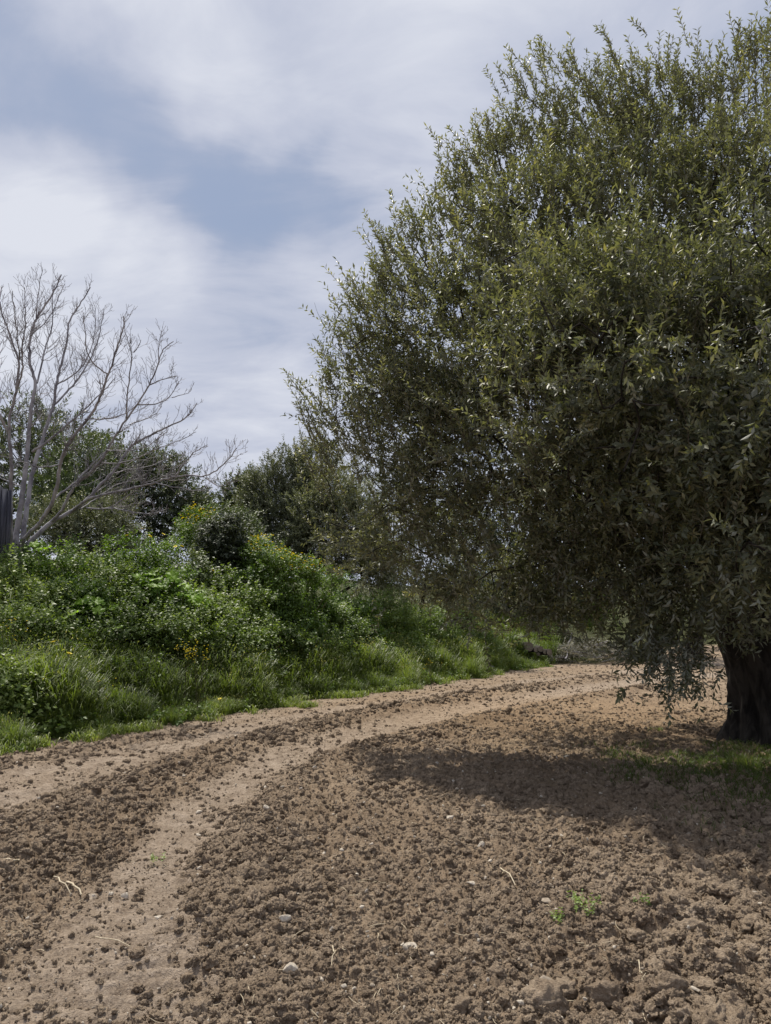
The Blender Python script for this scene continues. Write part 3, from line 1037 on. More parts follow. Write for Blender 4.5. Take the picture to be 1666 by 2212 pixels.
# sprays on the outside of every lobe
sp_, sd_, _ = sample_lobes(lobes[:56], 6600, .8)
kq = airy(sp_, .36)
sp_, sd_ = sp_[kq], sd_[kq]
dr_ = unit(unit(sp_ - ctr) * .4 + sd_ * .35 + np.array([0, 0, .85]) + rng.normal(size=sp_.shape) * .4)
V, F, A, st = twig_leaves(sp_ - dr_ * .15, dr_, rng.uniform(.2, .5, len(sp_)), 18, .082, .026, np.clip(.52 + rng.normal(size=len(sp_)) * .15, 0, 1), droop=.0)
acc.add(V, F, A)
V, F, A, st = twig_leaves(sp_[::2] - dr_[::2] * .25, dr_[::2], np.full(len(sp_[::2]), .5), 2, .07, .02, np.full(len(sp_[::2]), .5), droop=.1, stem_r=.004)
stems.add(st[0], st[1])
# the leafier top
tp_, td_, _ = sample_lobes(lobes[:18], 2300, .75)
dr_ = unit(td_ * .3 + np.array([0, 0, .9]) + rng.normal(size=tp_.shape) * .4)
V, F, A, st = twig_leaves(tp_ - dr_ * .2, dr_, rng.uniform(.2, .45, len(tp_)), 18, .084, .031, np.clip(.6 + rng.normal(size=len(tp_)) * .15, 0, 1))
acc.add(V, F, A)
# big leaves added inside the crown to block sky, shade put into their tone
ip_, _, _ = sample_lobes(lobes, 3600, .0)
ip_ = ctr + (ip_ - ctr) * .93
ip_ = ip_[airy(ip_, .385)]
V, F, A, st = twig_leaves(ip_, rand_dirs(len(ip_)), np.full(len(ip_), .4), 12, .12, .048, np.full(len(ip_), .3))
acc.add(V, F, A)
# long upright shoots that break the outline
C = np.array([l[0] for l in lobes])
nS = 420
pts, dd, _ = sample_lobes(lobes[:32] + lobes[39:43], nS, .9)
pts = pts[(dd[:, 2] > -.25) | (rng.uniform(size=nS) < .3)]
outw = unit(pts - ctr)
dr_ = unit(outw * .45 + np.array([0, 0, 1.1]) + rng.normal(size=pts.shape) * .22)
ln = rng.uniform(.3, .8, len(pts))
pts = pts - dr_ * ln[:, None] * .35
V, F, A, st = twig_leaves(pts, dr_, ln, 34, .072, .020, np.clip(.62 + rng.normal(size=len(pts)) * .15, 0, 1), droop=.02, stem_r=.005)
acc.add(V, F, A)
stems.add(st[0], st[1])
# plumes standing out of the crown's edge
plumes = [(1088, 105, 10.2), (1150, 85, 10.2), (1205, 105, 10.3), (1040, 270, 10.2), (985, 300, 10.2), (940, 285, 10.2), (915, 400, 10.1), (840, 450, 10.1), (800, 490, 10.0), (772, 560, 10.0), (740, 580, 10.0), (738, 665, 10.0), (712, 720, 10.0), (640, 805, 9.9), (648, 850, 9.9), (690, 860, 9.9),
          (655, 935, 10.1), (1300, 85, 10.3), (1345, 95, 10.3), (1440, 75, 10.1), (1475, 95, 10), (1560, 105, 9.7), (1600, 70, 9.2), (1640, 15, 9.0), (1655, 60, 8.8), (1400, 130, 10), (1250, 150, 10.2), (1100, 200, 10.2)]
pq, pdr, pln = [], [], []
for (u, v, Yd) in plumes:
    tip = at(u, v, Yd)
    inn = np.array([4.9, 9.9, tip[2] - 2.2])
    for _ in range(12):
        ax = unit(unit(tip - inn) * .55 + np.array([0, 0, .75]) + rng.normal(size=3) * .16)
        l_ = rng.uniform(.45, .8)
        e_ = tip + rng.normal(size=3) * np.array([.14, .2, .14]) - ax * rng.uniform(0, .55)
        pq.append(e_ - ax * l_)
        pdr.append(ax)
        pln.append(l_)
pq, pdr, pln = np.array(pq), np.array(pdr), np.array(pln)
V, F, A, st = twig_leaves(pq, pdr, pln, 28, .082, .025, np.clip(.62 + rng.normal(size=len(pq)) * .15, 0, 1), droop=.0, stem_r=.006)
acc.add(V, F, A)
stems.add(st[0], st[1])
# hanging sprays near the lens at the lower edge
hp = np.array([at(u, v, Yd) for (u, v, Yd) in [(1410, 1395, 7.2), (1440, 1400, 7.1), (1470, 1405, 7.0), (1495, 1415, 7.2), (1385, 1390, 7.4), (1455, 1385, 7.3), (1170, 1300, 9.0), (1150, 1310, 9.1), (1510, 1440, 6.9), (1355, 1385, 7.8), (1430, 1370, 7.4), (1480, 1380, 7.3), (1400, 1360, 7.5)]])
hp = np.repeat(hp, 5, 0) + rng.normal(size=(len(hp) * 5, 3)) * .06
dr_ = unit(np.array([0, 0, -1.0]) + rng.normal(size=hp.shape) * .35)
V, F, A, st = twig_leaves(hp, dr_, rng.uniform(.2, .4, len(hp)), 18, .08, .021, np.full(len(hp), .4), droop=.0, stem_r=.003)
acc.add(V, F, A)
stems.add(st[0], st[1])
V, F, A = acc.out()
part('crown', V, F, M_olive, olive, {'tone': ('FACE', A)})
V, F, A = stems.out()
part('twigs', V, F, M_twig, olive, kind='stuff')
print('olive leaves', len(A))


# ---- background trees
def bg_tree(label, lob, base, mat, nleaf_t, L, W, name='tree', cat='tree', twigs=700, seed=0, trunk_r=.18, tonebase=.45, barkm=None, up=.5, inner=.45, tw=(.25, .55)):
    r = np.random.default_rng(seed)
    lobes_ = [(at(u, v, Yd), rr_) for (u, v, Yd, rr_) in lob]
    bx, by = base
    bz = float(terrain(np.array([bx]), np.array([by]), False)[0])
    root = thing(name, label, cat, (bx, by, bz))
    cc = np.mean([l[0] for l in lobes_], axis=0)
    nodes_, _, _ = sample_lobes(lobes_, 110, .3, r)
    low = min(l[0][2] - l[1] * .6 for l in lobes_)
    fork = np.array([bx * .7 + cc[0] * .3, by * .7 + cc[1] * .3, bz + max(.5, (low - bz) * .8)])
    arr_, par_ = skeleton([(bx, by, bz - .1), tuple((np.array([bx, by, bz]) + fork) / 2 + r.normal(size=3) * .06), tuple(fork)], [0, 0, 1], nodes_)
    rd, _ = pipe_radii(arr_, par_, .012, 2.3, trunk_r)
    Pl = arr_[[0, 1, 2]]
    t = np.linspace(0, 2, 9)
    Pl = np.stack([np.interp(t, [0, 1, 2], Pl[:, q]) for q in range(3)], 1)
    V, F = tubes(Pl[None], (np.linspace(1.35, .85, 9) * trunk_r)[None], 9)
    part('trunk', V, F, barkm or M_bark, root, smooth=True)
    a_, c_ = arr_[par_[3:]], arr_[3:]
    tt = np.linspace(0, 1, 3)[None, :, None]
    V, F = tubes(a_[:, None] * (1 - tt) + c_[:, None] * tt, np.stack([np.minimum(rd[par_[3:]], rd[3:] * 1.3), rd[3:] * 1.1, rd[3:]], 1), 4)
    part('branches', V, F, barkm or M_bark, root, kind='stuff')
    bp_, dd_, rr2 = sample_lobes(lobes_, twigs, inner, r)
    o_ = unit(bp_ - cc)
    dr = unit(o_ * .7 + np.array([0, 0, up]) + r.normal(size=bp_.shape) * .4)
    tone_ = np.clip(tonebase + .35 * (vnoise(bp_[:, 0] * 1.5, bp_[:, 2] * 1.5 + bp_[:, 1], 31) - .5) + r.normal(size=twigs) * .12, 0, 1)
    V, F, A, _ = twig_leaves(bp_, dr, r.uniform(tw[0], tw[1], twigs), nleaf_t, L, W, tone_, r=r, droop=.1)
    part('crown', V, F, mat, root, {'tone': ('FACE', A)})
    return root


bg_tree('tall dark evergreen tree directly behind the bare fig, highest on the left', [(15, 960, 23, 1.3), (75, 935, 23.5, 1.0), (150, 975, 23, 1.2), (215, 985, 23, .8), (50, 1060, 22.5, 1.5), (160, 1070, 23, 1.3), (-70, 990, 23, 1.6), (-30, 1100, 22, 1.5)], (-10.8, 23.5), M_dark, 18, .14, .05, 'evergreen_tree', twigs=1500, seed=1, trunk_r=.25, tonebase=.5)
bg_tree('rounded mid green tree between the tall dark evergreen and the dark domed tree', [(185, 1025, 20.5, .9), (130, 1060, 20.5, .9), (225, 1060, 20.5, .8), (170, 1110, 20, 1.1), (240, 1010, 21, .5)], (-8.2, 20.6), M_pale, 18, .10, .038, 'green_tree', twigs=1300, seed=2, trunk_r=.16, tonebase=.45)
bg_tree('dark domed evergreen tree left of the gap of open sky', [(330, 1050, 22, 1.0), (290, 1020, 22, .7), (380, 1080, 22, .8), (300, 1110, 21.5, 1.1), (390, 1130, 22, .8), (410, 1105, 22.3, .5), (350, 1030, 22.5, .7), (250, 1080, 22, .8)], (-6.8, 22.3), M_dark, 18, .12, .042, 'domed_tree', twigs=1500, seed=3, trunk_r=.2, tonebase=.42)
bg_tree('low silvery olive bush below the dark domed tree, just above the green thicket', [(215, 1140, 18.2, .75), (160, 1150, 18.2, .6), (255, 1165, 18.2, .5), (110, 1140, 18.2, .6)], (-7.4, 18.3), M_olive_far, 18, .08, .026, 'olive_tree', twigs=900, seed=4, trunk_r=.1, tonebase=.45)
bg_tree('small distant dark tree at the left side of the sky gap', [(435, 1090, 31, .5), (425, 1110, 31, .6), (445, 1108, 31, .4)], (-7.8, 31.2), M_dark, 12, .16, .06, 'distant_tree', twigs=260, seed=5, trunk_r=.05)
bg_tree('narrow dark distant tree at the right side of the sky gap', [(512, 1070, 29, .6), (530, 1050, 29, .45), (520, 1100, 29, .7), (498, 1095, 29, .4)], (-5.6, 29.2), M_dark, 14, .15, .055, 'distant_tree', twigs=420, seed=6, trunk_r=.06, up=1.2)
bg_tree('olive tree with brownish green upright crown right of the sky gap', [(590, 1075, 23.5, 0.96), (625, 1040, 23.5, 0.9), (560, 1110, 23.3, 0.68), (600, 1130, 23.0, 0.96), (650, 1100, 23.5, 1.02), (560, 1060, 23.5, 0.51), (680, 1010, 23.7, 0.85), (545, 1140, 23.3, 0.51)], (-3.3, 23.7), M_olive_far, 18, .10, .034, 'olive_tree', twigs=2600, seed=7, trunk_r=.2, tonebase=.35, up=.9)
bg_tree('silvery olive tree with a low skirt at the left end of the big crown', [(680, 1120, 22.1, 0.81), (725, 1080, 22.1, 0.81), (700, 1175, 22.0, 0.81), (760, 1130, 22.1, 1.0), (650, 1165, 22.0, 0.5), (790, 1190, 22.1, 0.88), (740, 1200, 21.9, 0.62), (680, 1215, 22.5, 0.62), (640, 1190, 22.6, 0.56), (830, 1235, 22.6, 0.75)], (-1.4, 22.2), M_olive_far, 18, .095, .035, 'olive_tree', twigs=3000, seed=8, trunk_r=.18, tonebase=.62, up=.5)
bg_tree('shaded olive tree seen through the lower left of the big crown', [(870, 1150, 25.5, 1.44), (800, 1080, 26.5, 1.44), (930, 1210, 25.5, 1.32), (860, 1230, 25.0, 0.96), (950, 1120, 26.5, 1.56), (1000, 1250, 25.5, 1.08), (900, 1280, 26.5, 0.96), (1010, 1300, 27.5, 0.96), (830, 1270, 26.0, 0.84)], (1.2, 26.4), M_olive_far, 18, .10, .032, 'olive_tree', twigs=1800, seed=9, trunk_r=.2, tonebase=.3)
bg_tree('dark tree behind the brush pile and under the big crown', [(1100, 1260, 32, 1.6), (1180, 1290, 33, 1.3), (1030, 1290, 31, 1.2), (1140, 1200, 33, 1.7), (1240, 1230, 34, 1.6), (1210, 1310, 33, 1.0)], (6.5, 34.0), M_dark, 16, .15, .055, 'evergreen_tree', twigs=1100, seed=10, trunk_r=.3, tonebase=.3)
bg_tree('far olive seen between the hanging sprays and the big trunk', [(1400, 1270, 42, 2.0), (1480, 1290, 43, 1.7), (1340, 1230, 42, 1.7), (1450, 1220, 43, 2.0), (1540, 1290, 45, 1.8)], (17.0, 45.5), M_olive_far, 14, .17, .06, 'olive_tree', twigs=900, seed=11, trunk_r=.3, tonebase=.45)
bg_tree('broad dark evergreen behind the middle of the big crown', [(1150, 1080, 35, 2.8), (1020, 1130, 34, 2.2), (1280, 1100, 36, 2.8), (1100, 1210, 34, 2.1), (1230, 1220, 35, 2.1), (1060, 1290, 33, 1.3), (1170, 1290, 34, 1.3), (980, 1270, 33, 1.4)], (8.0, 36.5), M_dark, 16, .19, .075, 'evergreen_tree', twigs=2000, seed=21, trunk_r=.3, tonebase=.4, inner=.2)
bg_tree('large grey green olive standing behind the right half of the big crown', [(1420, 1080, 30, 2.4), (1560, 1120, 31, 2.3), (1380, 1190, 29, 1.8), (1500, 1220, 30, 1.8), (1680, 1150, 31, 2.4), (1620, 1230, 30, 1.6), (1410, 1280, 30, 1.0), (1520, 1290, 30.5, 1.0)], (13.0, 32.0), M_olive_far, 16, .17, .06, 'olive_tree', twigs=1600, seed=22, trunk_r=.3, tonebase=.35, inner=.2)
bg_tree('far tree beyond the dirt to the right of the big trunk', [(1660, 1270, 50, 2.4), (1750, 1240, 50, 2.6), (1590, 1270, 52, 2.0)], (27.0, 53.0), M_olive_far, 14, .19, .07, 'distant_tree', twigs=600, seed=12, trunk_r=.3)

# ------------------------------------------------------------------ shrubs
def shrub(label, lob, mat, n_clumps, per, L, W, name='bramble_bush', cat='bush', seed=0, tonebase=.45, clump=.28, sp=(.18, .38), nl=9, up=.8, hexa=True, flowers=0, dropv=34):
    r = np.random.default_rng(seed)
    lobes_ = lob if len(lob[0]) == 2 else [(at(u, v + dropv, Yd), rr_) for (u, v, Yd, rr_) in lob]
    cc = np.mean([l[0] for l in lobes_], axis=0)
    bz = float(terrain(np.array([cc[0]]), np.array([cc[1]]), False)[0])
    root = thing(name, label, cat, (cc[0], cc[1], bz))
    cp, d_, _ = sample_lobes(lobes_, n_clumps, .4, r)
    ctone = np.clip(tonebase + r.normal(size=n_clumps) * .13, 0, 1)
    dq = rand_dirs(n_clumps * per, r)
    dq[:, 2] = np.abs(dq[:, 2]) * .8 + dq[:, 2] * .2
    cs = np.repeat(r.uniform(.6, 1.35, n_clumps) * clump, per)
    bp_ = np.repeat(cp, per, 0) + dq * (cs * r.uniform(.35, 1, n_clumps * per))[:, None]
    gnd = terrain(bp_[:, 0], bp_[:, 1], False)
    bp_[:, 2] = np.maximum(bp_[:, 2], gnd + .03)
    dr = unit(dq * .7 + np.array([0, -.15, up]) + r.normal(size=bp_.shape) * .35)
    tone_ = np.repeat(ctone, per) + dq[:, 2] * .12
    V, F, A, st = twig_leaves(bp_, dr, r.uniform(sp[0], sp[1], len(bp_)), nl, L, W, np.clip(tone_, 0, 1), fold=.22, droop=.25, spread=1.1, hexa=hexa, r=r)
    part('foliage', V, F, mat, root, {'tone': ('FACE', A)})
    # woody canes from the ground up into the clumps
    kk = r.choice(n_clumps, min(n_clumps, 9), replace=False)
    st0 = np.stack([cc[0] + r.normal(size=len(kk)) * .3, cc[1] + r.normal(size=len(kk)) * .2, np.full(len(kk), bz - .05)], 1)
    t = np.linspace(0, 1, 6)[None, :, None]
    P = st0[:, None] * (1 - t) + cp[kk][:, None] * t
    P[:, :, 2] += np.sin(t[..., 0] * np.pi) * .25
    V, F = tubes(P, np.broadcast_to(np.linspace(.010, .004, 6), (len(kk), 6)), 4)
    part('canes', V, F, M_stem, root, kind='stuff')
    if flowers:
        k = r.choice(len(bp_), flowers)
        tp = bp_[k] + np.array([0, -.02, .12]) + r.normal(size=(flowers, 3)) * .05
        tp = tp[tp[:, 2] > np.quantile(bp_[:, 2], .6)]
        tp[:, 2] += r.uniform(.0, .14, len(tp))
        q = 5
        P = np.repeat(tp, q, 0)
        a = np.tile(np.arange(q) * 2 * np.pi / q, len(tp))
        A_ = np.stack([np.cos(a), np.sin(a), .5 + 0 * a], 1)
        V, F = leaves(P, A_, np.tile([0, 0, 1.0], (len(P), 1)), np.full(len(P), .036), np.full(len(P), .028))
        part('blossom', V, F, M_yel, root, {'tone': ('FACE', r.uniform(0, 1, len(F)))}, kind='stuff')
    return root


SH = [  # label, u, top v, Y, radius, material, clumps, tone
    ('tangled bramble bush under the dark plank screen at the left edge', 5, 1200, 13.8, .60, M_bram, 80, .5),
    ('light green leafy bush at the foot of the bare fig', 105, 1172, 14.6, .62, M_herb, 80, .5),
    ('leafy bramble bush on the crest between the fig foot and the daisy topped thicket', 205, 1180, 15.0, .58, M_bram, 80, .62),
    ('bushy green herb thicket with yellow daisies along its top below the domed tree', 300, 1150, 15.6, .66, M_herb, 90, .42),
    ('pale mossy shrub right of the daisy topped thicket', 395, 1192, 16.8, .62, M_pale, 75, .75),
    ('bramble bush filling the dip left of the round green bush', 470, 1240, 16.6, .55, M_bram, 70, .5),
    ('large rounded green bush just below the small evergreen shrub', 560, 1214, 17.4, .75, M_herb, 110, .42),
    ('green bush on the crest under the left part of the silvery olive', 650, 1230, 18.8, .72, M_herb, 90, .4),
    ('green bush sloping down to the right under the silvery olive', 735, 1262, 20.0, .72, M_herb, 80, .35),
    ('grey green bramble bush below the lower left edge of the big crown', 820, 1270, 21.4, .8, M_bram, 80, .5),
    ('bramble bush in the shade under the lower left of the big crown', 905, 1285, 22.6, .85, M_bram, 70, .4),
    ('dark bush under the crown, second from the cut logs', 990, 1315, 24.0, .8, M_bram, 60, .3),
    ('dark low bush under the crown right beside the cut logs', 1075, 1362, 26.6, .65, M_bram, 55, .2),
    ('bramble bush rising behind the left end of the dark hollow', 65, 1238, 13.2, .52, M_bram, 90, .55),
    ('bright green herb clump above the spread lobed leaves', 160, 1238, 13.8, .5, M_herb, 80, .3),
    ('bramble bush between the crest daisies and the spread lobed leaves', 255, 1228, 14.4, .52, M_bram, 90, .6),
    ('herb clump directly above the brightest lobed leaves', 350, 1222, 14.8, .52, M_herb, 80, .4),
    ('bramble bush below the mossy shrub', 435, 1256, 15.4, .52, M_bram, 80, .55),
    ('bramble bush on the lower left flank of the round green bush', 525, 1268, 16.2, .52, M_bram, 80, .5),
    ('herb clump on the lower right flank of the round green bush', 622, 1276, 17.4, .56, M_herb, 80, .3),
    ('bramble bush in the middle of the right hand slope of the thicket', 715, 1300, 18.8, .56, M_bram, 80, .5),
    ('bramble bush in front of the tangled one, above the left edge grass', 40, 1290, 12.1, .50, M_bram, 70, .52),
    ('dark hollow bramble bush left of the spread lobed leaves', 135, 1300, 12.8, .52, M_bram, 60, .25),
    ('bramble bush carrying the flat spread lobed leaves', 225, 1312, 13.4, .52, M_bram, 75, .42),
    ('dark bramble mound in the centre of the thicket below the brightest lobed leaves', 320, 1275, 13.8, .60, M_bram, 95, .36),
    ('bramble bush right of the brightest lobed leaves', 415, 1300, 14.4, .56, M_bram, 85, .45),
    ('bramble bush in front of the round green bush', 505, 1318, 15.2, .56, M_bram, 80, .42),
    ('deep green bramble bush in the hollow right of the round green bush', 600, 1335, 16.4, .56, M_bram, 75, .3),
    ('low bramble bush with pale shoots above the middle of the grass verge', 690, 1345, 17.8, .55, M_bram, 70, .5),
    ('low bramble bush at the right end of the thicket front', 785, 1358, 19.0, .52, M_bram, 60, .45),
    ('small bramble bush where the grass meets the shade of the big crown', 875, 1378, 20.2, .48, M_bram, 50, .4),
    ('leafy bush at the left edge, coming right down to the dirt', 15, 1430, 10.3, .36, M_bram, 60, .62),
    ('second leafy bush from the left edge down at the dirt', 85, 1478, 10.5, .30, M_bram, 45, .58),
]
for q, (lab, u, vt, Yd, rr_, mt, nc, tb) in enumerate(SH):
    top = at(u, vt, Yd)
    c0 = top - np.array([0, 0, rr_ + .22])
    L_ = [(c0, rr_)]
    for dx, dy, dz, f_ in ((-.75, .1, -.30, .82), (.75, -.05, -.25, .85), (.1, -.35, -.75, .85), (-.9, -.2, -.95, .7), (.85, -.15, -.95, .75), (.0, -.4, -1.4, .75)):
        L_.append((c0 + np.array([dx, dy, dz]) * rr_, rr_ * f_))
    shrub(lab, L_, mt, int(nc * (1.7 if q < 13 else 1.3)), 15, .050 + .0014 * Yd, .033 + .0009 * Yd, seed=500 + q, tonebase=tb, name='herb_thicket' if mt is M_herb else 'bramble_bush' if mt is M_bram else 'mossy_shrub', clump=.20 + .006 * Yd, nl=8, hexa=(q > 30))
shrub('small round dark evergreen shrub with pale top standing alone in the sky gap', [(485, 1160, 18.0, .42), (465, 1145, 18.0, .3), (510, 1150, 18.0, .32), (485, 1185, 17.9, .45), (460, 1205, 17.9, .4), (512, 1205, 17.9, .4), (485, 1225, 17.8, .4)], M_dark, 170, 14, .075, .035, 'evergreen_shrub', 'shrub', 600, .12, .2, dropv=14)
shrub('yellow flowering shrub left of the small dark evergreen shrub', [(425, 1120, 19.4, .32), (440, 1135, 19.2, .35), (410, 1150, 19, .4)], M_herb, 45, 12, .06, .03, 'flowering_shrub', 'shrub', 601, .5, .22, flowers=230, dropv=14)
shrub('yellow flowering shrub right of the small dark evergreen shrub', [(560, 1195, 17.6, .35), (590, 1210, 17.2, .28), (545, 1180, 18, .22)], M_herb, 45, 12, .06, .03, 'flowering_shrub', 'shrub', 602, .55, .22, flowers=230, dropv=14)
shrub('low yellow flowering shrub along the crest under the silvery olive', [(640, 1222, 17.6, .28), (680, 1232, 17.6, .28), (720, 1245, 17.8, .25), (610, 1215, 17.4, .2)], M_herb, 45, 12, .055, .028, 'flowering_shrub', 'shrub', 603, .55, .2, flowers=230, dropv=20)
shrub('pale yellow green bush behind the small dark evergreen shrub', [(455, 1118, 21.0, .4), (500, 1120, 21, .45), (530, 1125, 21, .4), (410, 1165, 20.5, .5), (450, 1170, 20.5, .5), (500, 1180, 20.5, .5), (545, 1180, 20.5, .5), (580, 1200, 20.5, .5), (440, 1210, 20, .5), (520, 1220, 20, .5), (570, 1230, 20, .5)], M_pale, 150, 12, .07, .03, 'pale_shrub', 'shrub', 604, .6, .24, dropv=14)
shrub('sunlit green bush glimpsed behind the brush pile', [(1290, 1315, 34.0, .9), (1310, 1335, 33, .7), (1260, 1340, 33, .6)], M_herb, 60, 12, .10, .06, 'sunlit_bush', 'bush', 605, .8, .4, dropv=0)
shrub('distant low hedge-like bush on the far edge of the dirt', [(1490, 1345, 52, 1.0), (1560, 1340, 54, 1.2), (1640, 1340, 55, 1.2), (1420, 1345, 50, 1.0)], M_pale, 90, 10, .16, .09, 'distant_bush', 'bush', 606, .6, .5, dropv=0)

# ------------------------------------------------------------------ grass
def blades(x, y, z0, h, wd, lean, tone, r=None):
    r = r or rng
    n = len(x)
    a = r.uniform(0, 2 * np.pi, n)
    d = np.stack([np.cos(a), np.sin(a), 0 * a], 1)
    sdv = np.stack([-np.sin(a + .6), np.cos(a + .6), 0 * a], 1)
    b0 = np.stack([x, y, z0], 1)
    ln = lean[:, None] * h[:, None]
    up = np.array([0, 0, 1.0])
    p1 = b0 + d * ln * .22 + up * h[:, None] * .5
    p2 = b0 + d * ln * .62 + up * h[:, None] * .86
    p3 = b0 + d * ln * 1.15 + up * h[:, None] * (.98 - .35 * lean[:, None])
    wv = wd[:, None] * .5
    V = np.stack([b0 - sdv * wv, b0 + sdv * wv, p1 + sdv * wv, p1 - sdv * wv, p2 + sdv * wv * .7, p2 - sdv * wv * .7, p3], 1).reshape(-1, 3)
    base = (np.arange(n) * 7)[:, None]
    F = np.concatenate([base + np.array(q) for q in ([0, 1, 2], [0, 2, 3], [3, 2, 4], [3, 4, 5], [5, 4, 6])], 1).reshape(-1, 3)
    return V, F, np.repeat(np.clip(tone, 0, 1), 5)


def verge_points(n, dmin, dmax, r, umin=-120, umax=1190):
    """tuft centres beyond the verge line, evenly spread over the part of the bank that shows"""
    yy = r.uniform(8.5, 31, n * 3)
    uu = r.uniform(umin, umax, n * 3)
    xx = (uu - 833) / FOC * yy
    dv_ = fields(xx, yy)[0]
    k = (dv_ > dmin) & (dv_ < dmax)
    return xx[k][:n], yy[k][:n], dv_[k][:n]


gr = np.random.default_rng(77)
def tuft_mesh(seed, n, h, wd, sp, lean=(.15, .8), tone=.45, heads=0):
    r = np.random.default_rng(seed)
    x, y = r.normal(size=n) * sp, r.normal(size=n) * sp
    a = Acc()
    a.add(*blades(x, y, np.zeros(n), h * r.uniform(.5, 1.1, n), np.full(n, wd), r.uniform(*lean, n), tone + r.normal(size=n) * .1, r))
    if heads:
        p = np.stack([r.normal(size=heads * 5) * sp * 2.2, r.normal(size=heads * 5) * sp * 2.2, h * r.uniform(.85, 1.15, heads * 5)], 1)
        V, F = leaves(p, np.array([0, 0, -1.0]) + r.normal(size=p.shape) * .6, r.normal(size=p.shape), np.full(len(p), .04), np.full(len(p), .012))
        a.add(V, F, np.full(len(F), .97))
    V, F, A = a.out()
    return np_mesh('tuft', V, F, M_grass, {'tone': ('FACE', A)})


def place_tufts(name, protos, tx, ty, sc, tn, r):
    z = terrain(tx, ty, False) - .02
    rot = np.stack([r.normal(size=len(tx)) * .12, r.normal(size=len(tx)) * .12, r.uniform(0, 6.3, len(tx))], 1)
    scatter(name, protos, np.stack([tx, ty, z], 1), sc, rot, r.integers(0, len(protos), len(tx)), tn, M_grass)


tx, ty, td = verge_points(15000, .05, 4.6, gr)
clumpy = fbm(tx * .9, ty * .9, 101)
sc = (.42 + .70 * sstep(.0, 1.0, td)) * (.50 + 1.1 * clumpy) * gr.uniform(.75, 1.2, len(tx))
place_tufts('verge_grass', [tuft_mesh(q, 32, .55, .0105, .055, heads=(2 if q > 5 else 0), tone=.42 + .04 * (q % 3)) for q in range(8)], tx, ty, sc, 1.0 * (fbm(tx * .8, ty * .8, 111) - .47) + gr.normal(size=len(tx)) * .06, gr)
tx, ty, td = verge_points(7000, -.22, .55, gr)
k = fbm(tx * 1.6, ty * 1.6, 121) + gr.uniform(-.1, .1, len(tx)) > .42
tx, ty = tx[k], ty[k]
place_tufts('short_turf', [tuft_mesh(50 + q, 22, .16, .010, .045, (.4, 1.1), .62) for q in range(5)], tx, ty, gr.uniform(.5, 1.3, len(tx)), gr.normal(size=len(tx)) * .1, gr)

# broad-leaved weeds mixed in the verge
tx, ty, td = verge_points(6500, .0, 3.6, gr)
z0 = terrain(tx, ty, False) + gr.uniform(.05, .55, len(tx)) * sstep(0, 1.3, td)
bp = np.stack([tx, ty, z0], 1)
V, F, A, _ = twig_leaves(bp, np.array([0, 0, 1.0]) + gr.normal(size=bp.shape) * .5, gr.uniform(.10, .30, len(bp)), 8, .06, .040, np.clip(.5 + gr.normal(size=len(bp)) * .15, 0, 1), spread=1.3, hexa=True, r=gr)
link('verge_weeds', np_mesh('verge_weeds', V, F, M_herb, {'tone': ('FACE', A)}), None, kind='stuff')

# thin weeds in the shade around the trunk
n = 8000
xx = gr.normal(size=n) * 1.5 + 4.6
yy = gr.normal(size=n) * 1.35 + 7.9
k = (fbm(xx * 1.3, yy * 1.3, 90) > .42) & (yy > 4.6) & (yy < 9.9) & (xx > 2.2)
xx, yy = xx[k], yy[k]
m = 5
nx = np.repeat(xx, m) + gr.normal(size=len(xx) * m) * .04
ny = np.repeat(yy, m) + gr.normal(size=len(xx) * m) * .04
V, F, A = blades(nx, ny, terrain(nx, ny) - .01, gr.uniform(.02, .09, len(nx)), np.full(len(nx), .006), gr.uniform(.4, 1.2, len(nx)), .15 + gr.normal(size=len(nx)) * .12, gr)
link('shade_grass', np_mesh('shade_grass', V, F, M_grass, {'tone': ('FACE', A)}), None, kind='stuff')


def tuft(u, v, h, n, name, label, cat, spread_=.03, tone=.6):
    g = on_ground(u, v)
    z_ = gz(*g)
    x = gr.normal(size=n) * spread_
    y = gr.normal(size=n) * spread_
    V, F, A = blades(x, y, np.zeros(n) - .01, gr.uniform(.5, 1, n) * h, np.full(n, .006), gr.uniform(.3, 1.1, n), np.clip(tone + gr.normal(size=n) * .1, 0, 1), gr)
    o = link(name, np_mesh(name, V, F, M_grass, {'tone': ('FACE', A)}), None, label=label, category=cat)
    o.location = (g[0], g[1], z_)


tuft(1608, 1665, .20, 45, 'grass_tuft', 'isolated long bladed grass tuft in the shade below the big trunk', 'grass tuft', .05, .75)
tuft(1420, 1580, .09, 30, 'grass_tuft', 'low grass tuft at the upper edge of the tree shadow', 'grass tuft', .06, .5)
tuft(1575, 1588, .14, 40, 'grass_tuft', 'grass tuft growing against the foot of the big trunk', 'grass tuft', .07, .5)


def seedlings(u, v, n, sp, name, label, tone):
    g = on_ground(u, v)
    z_ = gz(*g)
    bp = np.stack([gr.normal(size=n) * sp, gr.normal(size=n) * sp * 1.3, np.full(n, .0)], 1)
    V, F, A, _ = twig_leaves(bp, np.array([0, 0, 1.0]) + gr.normal(size=bp.shape) * .3, gr.uniform(.02, .055, n), 6, .016, .012, np.full(n, tone), spread=1.4, hexa=True, r=gr)
    o = link(name, np_mesh(name, V, F, M_herb, {'tone': ('FACE', A)}), None, label=label, category='seedling')
    o.location = (g[0], g[1], z_ + .015)


